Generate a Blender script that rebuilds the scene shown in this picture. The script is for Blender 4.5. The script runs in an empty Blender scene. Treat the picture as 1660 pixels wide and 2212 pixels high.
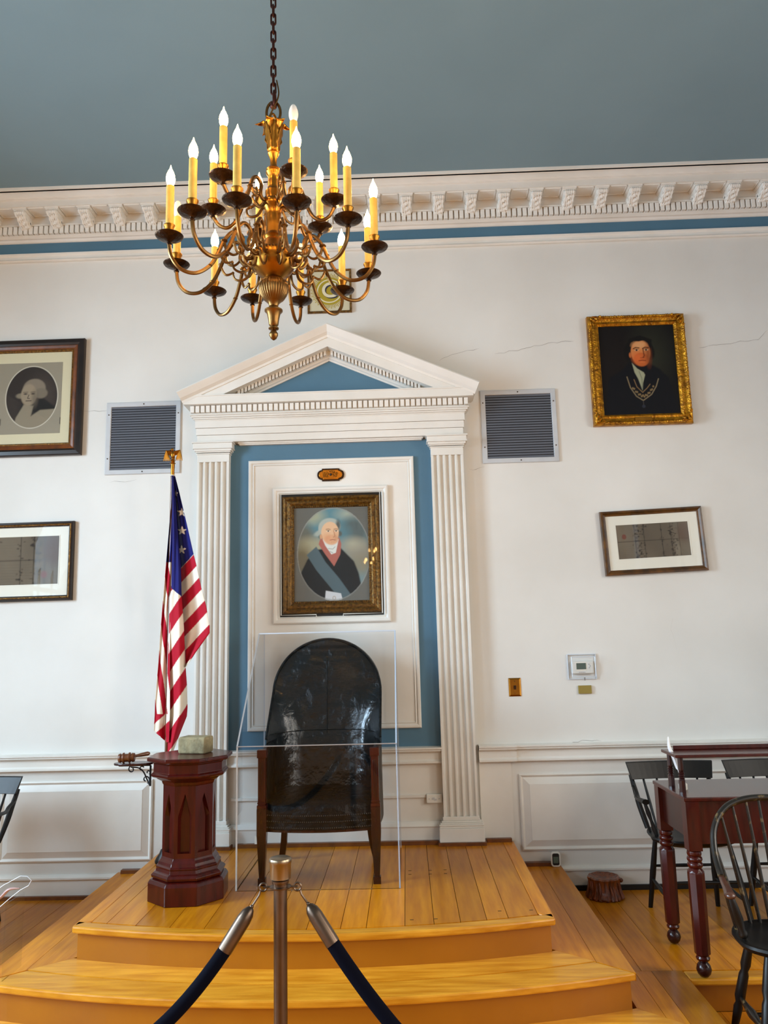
import bpy, bmesh, math, random
import numpy as np
from math import sin, cos, pi, radians, sqrt, atan2
from mathutils import Vector, Matrix
random.seed(7)
SC = bpy.context.scene
COL = SC.collection

# ------------------------------------------------------------------ camera
CR = Vector((0.99930572, 0.02801117, -0.02456521))
CU = Vector((0.02888889, -0.16620896, 0.98566729))
CF = Vector((-0.02352674, 0.98569263, 0.16690277))
CLOC = Vector((0.0, -5.0, 1.47))
FPX = 1686.1
cam = bpy.data.objects.new('camera', bpy.data.cameras.new('camera'))
COL.objects.link(cam)
cam.matrix_world = Matrix(((CR.x, CU.x, -CF.x, CLOC.x), (CR.y, CU.y, -CF.y, CLOC.y), (CR.z, CU.z, -CF.z, CLOC.z), (0, 0, 0, 1)))
cam.data.sensor_fit = 'HORIZONTAL'; cam.data.sensor_width = 36.0
cam.data.lens = 36.0 * FPX / 1660.0
cam.data.clip_start = 0.05
SC.camera = cam

# ------------------------------------------------------------------ world, window light, exposure
CEIL = 4.53
XL, XR, YB = -4.7, 3.8, -14.5
w = bpy.data.worlds.new('sky'); SC.world = w; w.use_nodes = True
bg = w.node_tree.nodes['Background']
bg.inputs[0].default_value = (0.62, 0.80, 1.0, 1); bg.inputs[1].default_value = 2.0
WINS = [(s_, y_) for s_ in 'lr' for y_ in (-2.6, -5.4, -8.2, -11.0)]
WZ0, WZ1, WW = 0.95, 3.65, 1.15
POW = {('l', -2.6): 330, ('l', -5.4): 130, ('l', -8.2): 110, ('l', -11.0): 80, ('r', -2.6): 70, ('r', -5.4): 130, ('r', -8.2): 110, ('r', -11.0): 80}
for s, y in WINS:
    L = bpy.data.lights.new('window_light', 'AREA'); L.shape = 'RECTANGLE'; L.size = WW; L.size_y = WZ1 - WZ0
    L.energy = POW[(s, y)]
    L.color = (0.60, 0.81, 1.0) if s == 'l' else (1.0, 0.88, 0.72)
    o = bpy.data.objects.new('window_light', L); COL.objects.link(o)
    o.location = ((XL - 0.22) if s == 'l' else (XR + 0.22), y, (WZ0 + WZ1) / 2)
    L.spread = radians(140)
    o.rotation_euler = (pi / 2 - radians(22), 0, -pi / 2 if s == 'l' else pi / 2)
BULB_STRENGTH = 90.0
SC.view_settings.view_transform = 'Standard'; SC.view_settings.look = 'None'
SC.view_settings.gamma = 1.0; SC.view_settings.use_curve_mapping = False
SC.view_settings.exposure = -0.06
SC.cycles.use_denoising = True
SC.cycles.max_bounces = 8
SC.cycles.transparent_max_bounces = 24
SC.cycles.sample_clamp_indirect = 6.0

def wp(px, py, Y):
    """point of the vertical plane y = Y seen at picture point (px, py); used to take real positions off the photograph"""
    d = CR * ((px - 830) / FPX) + CU * (-(py - 1106) / FPX) + CF
    t = (Y - CLOC.y) / d.y
    return CLOC + d * t

def wz(px, py, Z):
    d = CR * ((px - 830) / FPX) + CU * (-(py - 1106) / FPX) + CF
    t = (Z - CLOC.z) / d.z
    return CLOC + d * t

# ------------------------------------------------------------------ materials
def lin(c):
    r = []
    for v in c[:3]:
        v = v / 255.0
        r.append(v / 12.92 if v <= 0.04045 else ((v + 0.055) / 1.055) ** 2.4)
    return (r[0], r[1], r[2], 1.0)

def newmat(name):
    m = bpy.data.materials.new(name); m.use_nodes = True
    nt = m.node_tree; b = nt.nodes['Principled BSDF']
    return m, nt, b

def N(nt, t, **kw):
    n = nt.nodes.new(t)
    for k, v in kw.items():
        setattr(n, k, v)
    return n

def mat(name, c, rough=.5, bd=.01, metal=0., c2=None, nscale=8., stretch=(1, 1, 1), bump=0., bscale=None, coat=0., detail=5, lo=.35, hi=.65, spec=None, vary=0., coords='Object'):
    m, nt, b = newmat(name)
    b.inputs['Roughness'].default_value = rough; b.inputs['Metallic'].default_value = metal
    if spec is not None: b.inputs['Specular IOR Level'].default_value = spec
    if coat: b.inputs['Coat Weight'].default_value = coat; b.inputs['Coat Roughness'].default_value = .12
    b.inputs['Base Color'].default_value = lin(c)
    tc = N(nt, 'ShaderNodeTexCoord'); mp = N(nt, 'ShaderNodeMapping'); mp.inputs['Scale'].default_value = stretch
    nt.links.new(tc.outputs[coords], mp.inputs[0])
    src = mp.outputs[0]
    if vary:
        oi = N(nt, 'ShaderNodeObjectInfo'); vm = N(nt, 'ShaderNodeVectorMath', operation='SCALE'); cb = N(nt, 'ShaderNodeCombineXYZ')
        for i in range(3): nt.links.new(oi.outputs['Random'], cb.inputs[i])
        nt.links.new(cb.outputs[0], vm.inputs[0]); vm.inputs['Scale'].default_value = 37.0
        ad = N(nt, 'ShaderNodeVectorMath', operation='ADD'); nt.links.new(src, ad.inputs[0]); nt.links.new(vm.outputs[0], ad.inputs[1]); src = ad.outputs[0]
    if c2 is not None:
        n = N(nt, 'ShaderNodeTexNoise'); n.inputs['Scale'].default_value = nscale; n.inputs['Detail'].default_value = detail
        nt.links.new(src, n.inputs['Vector'])
        r = N(nt, 'ShaderNodeValToRGB'); r.color_ramp.elements[0].position = lo; r.color_ramp.elements[1].position = hi
        r.color_ramp.elements[0].color = lin(c); r.color_ramp.elements[1].color = lin(c2)
        nt.links.new(n.outputs[0], r.inputs[0]); out = r.outputs[0]
        if vary:
            hs = N(nt, 'ShaderNodeHueSaturation'); mr = N(nt, 'ShaderNodeMapRange')
            mr.inputs['To Min'].default_value = 1 - vary; mr.inputs['To Max'].default_value = 1 + vary
            nt.links.new(oi.outputs['Random'], mr.inputs[0]); nt.links.new(mr.outputs[0], hs.inputs['Value'])
            nt.links.new(out, hs.inputs['Color']); out = hs.outputs[0]
        nt.links.new(out, b.inputs['Base Color'])
    if bump:
        n2 = N(nt, 'ShaderNodeTexNoise'); n2.inputs['Scale'].default_value = bscale or nscale; n2.inputs['Detail'].default_value = 4
        nt.links.new(src, n2.inputs['Vector'])
        bp = N(nt, 'ShaderNodeBump'); bp.inputs['Strength'].default_value = bump; bp.inputs['Distance'].default_value = bd
        nt.links.new(n2.outputs[0], bp.inputs['Height']); nt.links.new(bp.outputs[0], b.inputs['Normal'])
    return m

def mat_attr(name, rough=.6, coat=0.):
    m, nt, b = newmat(name)
    a = N(nt, 'ShaderNodeVertexColor'); a.layer_name = 'Col'
    nt.links.new(a.outputs[0], b.inputs['Base Color']); b.inputs['Roughness'].default_value = rough
    b.inputs['Specular IOR Level'].default_value = .2
    return m

def mat_clear(name, tint=(255, 255, 255), rough=.02, ior=1.45, gl=1.0):
    m, nt, b = newmat(name); nt.nodes.remove(b)
    out = nt.nodes['Material Output']
    tr = N(nt, 'ShaderNodeBsdfTransparent'); tr.inputs[0].default_value = lin(tint)
    g = N(nt, 'ShaderNodeBsdfGlossy'); g.inputs['Roughness'].default_value = rough
    fr = N(nt, 'ShaderNodeFresnel'); fr.inputs['IOR'].default_value = ior
    geo = N(nt, 'ShaderNodeNewGeometry')
    mlt = N(nt, 'ShaderNodeMath', operation='MULTIPLY'); mlt.inputs[1].default_value = gl
    sub = N(nt, 'ShaderNodeMath', operation='SUBTRACT'); sub.inputs[0].default_value = 1.0
    m2 = N(nt, 'ShaderNodeMath', operation='MULTIPLY')
    nt.links.new(geo.outputs['Backfacing'], sub.inputs[1])
    nt.links.new(fr.outputs[0], mlt.inputs[0]); nt.links.new(mlt.outputs[0], m2.inputs[0]); nt.links.new(sub.outputs[0], m2.inputs[1])
    mx = N(nt, 'ShaderNodeMixShader'); nt.links.new(m2.outputs[0], mx.inputs[0]); nt.links.new(tr.outputs[0], mx.inputs[1]); nt.links.new(g.outputs[0], mx.inputs[2])
    nt.links.new(mx.outputs[0], out.inputs[0])
    return m

def mat_emit(name, c, s):
    m, nt, b = newmat(name)
    b.inputs['Base Color'].default_value = (0, 0, 0, 1)
    b.inputs['Emission Color'].default_value = lin(c); b.inputs['Emission Strength'].default_value = s
    return m

M = {}
M['plaster'] = mat('plaster', (222, 220, 214), .62, c2=(212, 209, 202), nscale=1.3, bump=.12, bscale=9)
M['white'] = mat('white_paint', (228, 225, 218), .38, c2=(219, 215, 206), nscale=3, bump=.04, bscale=30)
M['blue'] = mat('blue_paint', (80, 118, 140), .5, c2=(75, 112, 134), nscale=2, bump=.05, bscale=14)
M['ceil'] = mat('ceiling_blue_paint', (120, 145, 156), .6, c2=(114, 139, 150), nscale=1, bump=.04, bscale=6)
M['oak_y'] = mat('varnished_oak', (172, 98, 8), .3, c2=(210, 136, 18), nscale=5, stretch=(8, .7, 8), bump=.10, bscale=9, coat=.06, spec=.22, vary=.26, lo=.25, hi=.8)
M['oak_x'] = mat('varnished_oak_cross', (186, 116, 18), .3, c2=(222, 156, 44), nscale=5, stretch=(.9, 7, 7), bump=.12, bscale=9, coat=.08, spec=.25, vary=.14, lo=.3, hi=.7)
M['riser'] = mat('riser_ochre', (164, 100, 8), .38, c2=(154, 92, 6), nscale=3, bump=.05, coat=.1)
M['shoe'] = mat('shoe_brown', (120, 66, 22), .4, c2=(90, 48, 18), nscale=20)
M['dark'] = mat('dark_gap', (14, 10, 8), .8)
M['maho'] = mat('mahogany', (50, 9, 6), .26, c2=(68, 15, 8), nscale=6, stretch=(5, 5, .8), coat=.15, spec=.35, bump=.03)
M['maho_d'] = mat('mahogany_dark', (34, 10, 8), .26, c2=(50, 14, 10), nscale=6, stretch=(5, 5, .8), coat=.15, spec=.35)
M['blackp'] = mat('worn_black_paint', (6, 6, 7), .42, c2=(16, 13, 10), nscale=14, spec=.35, bump=.05)
M['hoopp'] = mat('worn_brown_black_paint', (20, 16, 11), .35, c2=(120, 98, 60), nscale=34, lo=.58, hi=.72, coat=.3)
M['armwood'] = mat('worn_arm_wood', (82, 48, 34), .3, c2=(60, 34, 26), nscale=12, coat=.4)
M['leather'] = mat('black_leather', (6, 8, 10), .25, c2=(12, 14, 16), nscale=12, bump=.8, bscale=8, coat=.2, bd=.03)
M['leather2'] = mat('black_leather_plain', (3, 3, 4), .4, c2=(6, 6, 7), nscale=12, bump=.8, bscale=16, spec=.25, bd=.02)
M['nail'] = mat('nailhead', (120, 120, 118), .3, metal=.9)
M['brass'] = mat('polished_brass', (176, 122, 46), .32, metal=1., c2=(140, 94, 34), nscale=9)
M['brass_d'] = mat('aged_brass', (138, 100, 54), .36, metal=1., c2=(104, 76, 44), nscale=12)
M['bronze'] = mat('dark_bronze', (74, 54, 38), .32, metal=.9, c2=(48, 34, 26), nscale=30, bump=.5, bscale=60)
M['chain'] = mat('chain_iron', (66, 34, 26), .4, metal=.8)
M['sleeve'] = mat('candle_sleeve', (222, 186, 92), .5, c2=(206, 166, 74), nscale=30)
M['gilt'] = mat('gilt_frame', (196, 136, 26), .3, metal=.75, c2=(130, 82, 14), nscale=26, bump=.5, bscale=70)
M['gilt_d'] = mat('dark_gilt_frame', (140, 98, 34), .35, metal=.6, c2=(70, 46, 18), nscale=70, bump=.5, bscale=90, lo=.3, hi=.7)
M['blackwood'] = mat('ebonised_wood', (26, 20, 18), .3, c2=(38, 28, 24), nscale=10)
M['walnut'] = mat('walnut_frame', (118, 62, 20), .3, c2=(78, 40, 14), nscale=14, coat=.3)
M['docframe'] = mat('document_frame_wood', (96, 60, 20), .3, c2=(58, 36, 14), nscale=18, coat=.3)
M['mat'] = mat('mat_board', (232, 226, 212), .7)
M['matcream'] = mat('cream_mat_board', (214, 202, 168), .7)
M['grey'] = mat('grille_metal', (196, 198, 200), .4, c2=(184, 186, 188), nscale=6)
M['slat'] = mat('grille_slat', (120, 122, 130), .4, metal=.3)
M['black'] = mat('black', (8, 8, 9), .5)
M['plastic'] = mat('white_plastic', (222, 220, 212), .35)
M['lcd'] = mat('grey_screen', (82, 96, 86), .2)
M['stone'] = mat('rough_stone', (150, 138, 104), .85, c2=(108, 98, 72), nscale=18, bump=1., bscale=24)
M['stone_p'] = mat('smooth_stone', (140, 118, 74), .6, c2=(120, 98, 62), nscale=10)
M['gavelwood'] = mat('gavel_wood', (104, 60, 30), .3, c2=(78, 42, 22), nscale=20, coat=.3)
M['iron'] = mat('black_iron', (10, 10, 16), .4, metal=.5)
M['stump'] = mat('carved_brown_wood', (146, 72, 28), .35, c2=(78, 34, 12), nscale=16, stretch=(3, 3, .6), bump=1., bscale=22, coat=.4)
M['velvet'] = mat('navy_velvet', (2, 3, 16), .9, spec=.1)
M['steel'] = mat('brushed_bronze_post', (116, 98, 84), .36, metal=1., c2=(92, 78, 68), nscale=8)
M['steel_l'] = mat('post_cap', (150, 134, 112), .32, metal=1.)
M['feather'] = mat('white_feather', (240, 242, 246), .6)
M['glassp'] = mat_clear('picture_glass', (252, 253, 253), ior=1.5, gl=.65)
M['acr'] = mat_clear('clear_acrylic', (249, 250, 251), ior=1.45, gl=.6)
M['acr_e'] = mat('acrylic_edge', (206, 214, 224), .25, spec=.8)
M['crack'] = mat('plaster_crack', (120, 112, 104), .9)
M['paint'] = mat_attr('painting', .6)
M['print'] = mat_attr('print', .7)
M['flagcloth'] = mat_attr('flag_cloth', .75)
M['bulb'] = mat_emit('lit_bulb', (255, 196, 118), BULB_STRENGTH)
M['bulboff'] = mat('unlit_bulb', (230, 232, 230), .05, spec=.8)
M['skin'] = mat('clear_stand_pink', (176, 140, 132), .4)

# ------------------------------------------------------------------ mesh builder
class MB:
    def __init__(s): s.v = []; s.f = []; s.m = []; s.c = None
    def add(s, vs, fs, mi=0):
        b = len(s.v); s.v += [tuple(p) for p in vs]
        for f in fs: s.f.append(tuple(b + i for i in f)); s.m.append(mi)
        return s
    def box(s, x0, x1, y0, y1, z0, z1, mi=0):
        vs = [(x, y, z) for x in (x0, x1) for y in (y0, y1) for z in (z0, z1)]
        return s.add(vs, [(0, 1, 3, 2), (4, 6, 7, 5), (0, 4, 5, 1), (2, 3, 7, 6), (0, 2, 6, 4), (1, 5, 7, 3)], mi)
    def prism(s, pts, z0, z1, mi=0):           # polygon in xy, extruded in z
        n = len(pts); a = sum(pts[i][0] * pts[(i + 1) % n][1] - pts[(i + 1) % n][0] * pts[i][1] for i in range(n))
        if a < 0: pts = pts[::-1]
        vs = [(x, y, z0) for x, y in pts] + [(x, y, z1) for x, y in pts]
        fs = [tuple(range(n - 1, -1, -1)), tuple(range(n, 2 * n))] + [(i, (i + 1) % n, n + (i + 1) % n, n + i) for i in range(n)]
        return s.add(vs, fs, mi)
    def prism_y(s, pts, y0, y1, mi=0):         # polygon in xz, extruded in y
        n = len(pts); a = sum(pts[i][0] * pts[(i + 1) % n][1] - pts[(i + 1) % n][0] * pts[i][1] for i in range(n))
        if a < 0: pts = pts[::-1]
        y0, y1 = min(y0, y1), max(y0, y1)
        vs = [(x, y0, z) for x, z in pts] + [(x, y1, z) for x, z in pts]
        fs = [tuple(range(n)), tuple(range(2 * n - 1, n - 1, -1))] + [(i, n + i, n + (i + 1) % n, (i + 1) % n) for i in range(n)]
        return s.add(vs, fs, mi)
    def prism_x(s, pts, x0, x1, mi=0):         # polygon in yz, extruded in x
        n = len(pts); a = sum(pts[i][0] * pts[(i + 1) % n][1] - pts[(i + 1) % n][0] * pts[i][1] for i in range(n))
        if a < 0: pts = pts[::-1]
        vs = [(x0, y, z) for y, z in pts] + [(x1, y, z) for y, z in pts]
        fs = [tuple(range(n - 1, -1, -1)), tuple(range(n, 2 * n))] + [(i, (i + 1) % n, n + (i + 1) % n, n + i) for i in range(n)]
        return s.add(vs, fs, mi)
    def lathe(s, prof, seg=24, c=(0, 0, 0), mi=0, ribs=0, ribamp=0., ribr=None, phase=0., capped=True):
        vs = []; n = len(prof)
        for i, (r, z) in enumerate(prof):
            for k in range(seg):
                a = 2 * pi * k / seg + phase; rr = r
                if ribs and ribr and ribr[0] <= z <= ribr[1]: rr = r * (1 + ribamp * abs(cos(a * ribs / 2)))
                vs.append((c[0] + rr * cos(a), c[1] + rr * sin(a), c[2] + z))
        fs = []
        for i in range(n - 1):
            for k in range(seg):
                k2 = (k + 1) % seg
                fs.append((i * seg + k, i * seg + k2, (i + 1) * seg + k2, (i + 1) * seg + k))
        if prof[0][1] > prof[-1][1]: fs = [f[::-1] for f in fs]
        up = prof[0][1] <= prof[-1][1]
        if capped:
            a = tuple(range(seg)); bq = tuple(range((n - 1) * seg, n * seg))
            fs.append(a[::-1] if up else a); fs.append(bq if up else bq[::-1])
        return s.add(vs, fs, mi)
    def tube(s, path, rad, seg=8, mi=0, cap=True, closed=False, flat=1.0):
        P = [Vector(p) for p in path]; n = len(P)
        if not hasattr(rad, '__len__'): rad = [rad] * n
        up = None; vs = []
        for i in range(n):
            if closed: t = P[(i + 1) % n] - P[i - 1]
            else: t = P[min(i + 1, n - 1)] - P[max(i - 1, 0)]
            if t.length < 1e-9: t = Vector((0, 0, 1))
            t.normalize()
            if up is None:
                up = Vector((0, 0, 1)) if abs(t.z) < .9 else Vector((1, 0, 0))
            sd = t.cross(up)
            if sd.length < 1e-6: sd = t.cross(Vector((0, 1, 0)))
            sd.normalize(); up = sd.cross(t).normalized()
            for k in range(seg):
                a = 2 * pi * k / seg
                vs.append(P[i] + sd * (cos(a) * rad[i]) + up * (sin(a) * rad[i] * flat))
        fs = []
        for i in range(n if closed else n - 1):
            j = (i + 1) % n
            for k in range(seg):
                k2 = (k + 1) % seg
                fs.append((i * seg + k, i * seg + k2, j * seg + k2, j * seg + k))
        if cap and not closed:
            fs.append(tuple(range(seg))[::-1]); fs.append(tuple(range((n - 1) * seg, n * seg)))
        fs = [f[::-1] for f in fs]
        return s.add(vs, fs, mi)
    def turned(s, p0, p1, prof, seg=12, mi=0, phase=0.):     # lathe along any axis, prof = [(t 0..1, r)]
        p0, p1 = Vector(p0), Vector(p1); d = p1 - p0; t = d.normalized()
        up = Vector((0, 1, 0)) if abs(t.y) < .9 else Vector((1, 0, 0))
        sd = t.cross(up).normalized(); up = sd.cross(t)
        vs = []
        for q, r in prof:
            c = p0 + d * q
            for k in range(seg):
                a = 2 * pi * k / seg + phase; vs.append(c + sd * (cos(a) * r) + up * (sin(a) * r))
        n = len(prof); fs = []
        for i in range(n - 1):
            for k in range(seg):
                k2 = (k + 1) % seg; fs.append((i * seg + k, (i + 1) * seg + k, (i + 1) * seg + k2, i * seg + k2))
        fs.append(tuple(range(seg))); fs.append(tuple(range((n - 1) * seg, n * seg))[::-1])
        return s.add(vs, fs, mi)
    def ball(s, c, r, sx=1, sy=1, sz=1, seg=12, mi=0):
        pr = [(max(1e-4, r * sin(pi * i / (seg // 2 + 1))), -r * cos(pi * i / (seg // 2 + 1))) for i in range(seg // 2 + 2)]
        vs0 = len(s.v); s.lathe(pr, seg, mi=mi)
        for i in range(vs0, len(s.v)):
            x, y, z = s.v[i]; s.v[i] = (c[0] + x * sx, c[1] + y * sy, c[2] + z * sz)
        return s
    def ring(s, x0, x1, z0, z1, prof, mi=0, cap=True):
        """mitred rectangular moulding in the xz plane: prof = [(inset, y)]"""
        n = len(prof); vs = []
        for d, y in prof:
            vs += [(x0 + d, y, z0 + d), (x1 - d, y, z0 + d), (x1 - d, y, z1 - d), (x0 + d, y, z1 - d)]
        fs = []
        for i in range(n - 1):
            for k in range(4):
                k2 = (k + 1) % 4; fs.append((i * 4 + k, i * 4 + k2, (i + 1) * 4 + k2, (i + 1) * 4 + k))
        return s.add(vs, fs, mi)
    def xf(s, mtx, start=0):
        for i in range(start, len(s.v)): s.v[i] = tuple(mtx @ Vector(s.v[i]))
        return s
    def build(s, name, m, parent=None, smooth=False, bevel=0., off=None, bseg=2, keep=False):
        if off is None and parent is not None:
            off = ORG.get(parent.name, (0, 0, 0))
        ox, oy, oz = off or (0, 0, 0)
        me = bpy.data.meshes.new(name)
        me.from_pydata([(x - ox, y - oy, z - oz) for x, y, z in s.v], [], s.f)
        ms = m if isinstance(m, (list, tuple)) else [m]
        for q in ms: me.materials.append(M[q] if isinstance(q, str) else q)
        if len(ms) > 1: me.polygons.foreach_set('material_index', s.m)
        if s.c is not None:
            a = me.color_attributes.new('Col', 'FLOAT_COLOR', 'POINT')
            a.data.foreach_set('color', np.asarray(s.c, dtype=np.float32).ravel())
        me.update()
        if bevel:
            bm = bmesh.new(); bm.from_mesh(me)
            bmesh.ops.recalc_face_normals(bm, faces=bm.faces)
            ed = [e for e in bm.edges if len(e.link_faces) == 2 and e.calc_face_angle(0) > .6]
            bmesh.ops.bevel(bm, geom=ed, offset=bevel, segments=bseg, affect='EDGES', profile=.5, clamp_overlap=True)
            bm.to_mesh(me); bm.free()
        elif not keep:
            bm = bmesh.new(); bm.from_mesh(me); bmesh.ops.recalc_face_normals(bm, faces=bm.faces); bm.to_mesh(me); bm.free()
        if smooth:
            me.polygons.foreach_set('use_smooth', [True] * len(me.polygons))
            try: me.set_sharp_from_angle(angle=radians(40))
            except Exception: pass
        o = bpy.data.objects.new(name, me); COL.objects.link(o)
        if parent is not None:
            o.parent = parent
            ORG[o.name] = ORG.get(parent.name, (0, 0, 0))
        return o

ORG = {}
def thing(name, label, cat, loc=(0, 0, 0), group=None, rz=0.):
    """an Empty at the base of a thing; parts given in world coordinates are stored relative to it"""
    o = bpy.data.objects.new(name, None); COL.objects.link(o); o.empty_display_size = .1
    o.location = loc; o.rotation_euler = (0, 0, rz); o['label'] = label; o['category'] = cat
    if group: o['group'] = group
    ORG[o.name] = tuple(loc)
    return o
def tag(o, label=None, cat=None, group=None, kind=None):
    if label: o['label'] = label
    if cat: o['category'] = cat
    if group: o['group'] = group
    if kind: o['kind'] = kind
    return o
def struct(o): o['kind'] = 'structure'; return o
def dup(o, parent=None):
    c = o.copy(); COL.objects.link(c)
    if parent is not None: c.parent = parent
    for ch in list(o.children): dup(ch, c)
    return c
def inst(o, parent, dx=0, dy=0, dz=0, name=None):
    c = o.copy(); COL.objects.link(c); c.parent = parent
    c.location = (o.location.x + dx, o.location.y + dy, o.location.z + dz)
    return c

def smoothpath(pts, n=6):
    """Catmull-Rom through the points"""
    P = [Vector(p) for p in pts]; out = []
    for i in range(len(P) - 1):
        a, b, c, d = P[max(i - 1, 0)], P[i], P[i + 1], P[min(i + 2, len(P) - 1)]
        for k in range(n):
            t = k / n
            out.append(.5 * ((2 * b) + (c - a) * t + (2 * a - 5 * b + 4 * c - d) * t * t + (3 * b - a - 3 * c + d) * t ** 3))
    out.append(P[-1]); return out

# ------------------------------------------------------------------ room shell
def wall_with_windows(name, side):
    X0 = XL if side == 'l' else XR; X1 = X0 + (-.25 if side == 'l' else .25)
    b = MB(); a, c = min(X0, X1), max(X0, X1)
    ys = sorted([y for s, y in WINS if s == side])
    b.box(a, c, YB, .1, -.4, WZ0); b.box(a, c, YB, .1, WZ1, CEIL)
    e = [YB] + sum([[y - WW / 2, y + WW / 2] for y in ys], []) + [.1]
    for i in range(0, len(e), 2): b.box(a, c, e[i], e[i + 1], WZ0, WZ1)
    return struct(b.build(name, 'plaster'))
wl = wall_with_windows('wall_left', 'l'); wr = wall_with_windows('wall_right', 'r')
wb = struct(MB().box(XL - .25, XR + .25, 0, .2, -.4, CEIL + .1).build('wall_back', 'plaster'))
struct(MB().box(XL - .25, XR + .25, YB - .2, YB, -.4, CEIL + .1).build('wall_front', 'plaster'))
struct(MB().box(XL - .25, XR + .25, YB - .2, .2, CEIL, CEIL + .15).build('ceiling', 'ceil'))
for i, (s, y) in enumerate(WINS):
    X = XL - .12 if s == 'l' else XR + .12
    root = bpy.data.objects.new('window_%d' % (i + 1), None); COL.objects.link(root); root['kind'] = 'structure'; root.location = (X, y, WZ0)
    ORG[root.name] = (X, y, WZ0)
    b = MB(); y0, y1 = y - WW / 2, y + WW / 2
    for q in (y0, y1 - .05): b.box(X - .03, X + .03, q, q + .05, WZ0, WZ1)
    for q in (WZ0, WZ1 - .05, (WZ0 + WZ1) / 2 - .03): b.box(X - .03, X + .03, y0, y1, q, q + .05)
    b.build('window_frame', 'white', root)
    for k in range(1, 3):
        MB().box(X - .012, X + .012, y0 + WW * k / 3 - .012, y0 + WW * k / 3 + .012, WZ0 + .05, WZ1 - .05).build('glazing_bar', 'white', root)
    for k in range(1, 6):
        if k == 3: continue
        zz = WZ0 + (WZ1 - WZ0) * k / 6
        MB().box(X - .012, X + .012, y0 + .05, y1 - .05, zz - .012, zz + .012).build('glazing_bar', 'white', root)

# ------------------------------------------------------------------ floors and the stepped stage
Z0, Z1, Z2, ZF = 0.0, .142, .283, -.143
def stage_y(x): u = (x + .446) / 1.057; return -1.508 + .148 * u * u
def step_y(x): u = (x + .453) / 1.341; return -1.775 + .205 * u * u
def dais_y(x): u = (x + .453) / 1.645; return -2.06 + .23 * u * u
SX0, SX1 = -1.503, .612      # stage
TX0, TX1 = -1.794, .886      # second step
DX0, DX1 = -2.10, 1.19       # dais bulge
DY = -1.275                  # straight dais edge
PT = .022

fl = struct(MB().box(XL, XR, YB, -.9, ZF - .2, ZF - PT).build('floor', 'dark'))
# lower floor boards
x = XL; k = 0
while x < XR:
    wdt = random.choice((.13, .15, .17, .19)); x1 = min(x + wdt, XR)
    MB().box(x + .001, x1 - .001, -5.2, -1.25, ZF - PT, ZF).build('plank', 'oak_y', fl)
    x = x1
MB().box(XL, XR, YB, -5.2, ZF - PT, ZF).build('floor_boards', 'oak_y', fl)

def fan(x0, x1, f, inner, n=24):
    """polygon between a front curve y=f(x) and a straight or curved inner edge"""
    xs = [x0 + (x1 - x0) * i / n for i in range(n + 1)]
    return [(x, f(x)) for x in xs], [(x, inner(x)) for x in xs]

def strip(name, x0, x1, fo, fi, z0, z1, m, parent, n=24, bevel=0.):
    a, c = fan(x0, x1, fo, fi, n)
    b = MB(); vs = []; fs = []
    for i in range(n + 1):
        vs += [(a[i][0], a[i][1], z0), (a[i][0], a[i][1], z1), (c[i][0], c[i][1], z1), (c[i][0], c[i][1], z0)]
    for i in range(n):
        p = i * 4; q = p + 4
        for k in range(4): fs.append((p + k, p + (k + 1) % 4, q + (k + 1) % 4, q + k))
    fs += [(0, 1, 2, 3), (n * 4 + 3, n * 4 + 2, n * 4 + 1, n * 4)]
    b.add(vs, fs)
    return b.build(name, m, parent, bevel=bevel)

# --- dais (z = 0)
dais = thing('dais_platform', 'lowest and widest honey oak platform that the desk and chairs stand on', 'platform', (-.45, -.6, ZF))
b = MB()
b.box(XL, XR, DY + .03, -.004, ZF, Z0 - PT)
b.build('platform_core', 'riser', dais)
strip('riser', DX0 + .02, DX1 - .02, lambda x: dais_y(x) + .025, lambda x: -1.2, ZF, Z0 - PT, 'riser', dais)
NZ = .03
for (a, c) in ((XL, DX0 - .002), (DX1 + .002, XR)):
    MB().box(a, c, DY, DY + .09, Z0 - NZ, Z0).build('nosing_board', 'oak_x', dais, bevel=.008)
x = XL
while x < XR:
    wdt = random.choice((.13, .15, .17, .14)); x1 = min(x + wdt, XR)
    ye = DY + .092
    MB().box(x + .0012, x1 - .0012, ye, -.004, Z0 - PT, Z0).build('plank', 'oak_y', dais)
    x = x1
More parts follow.
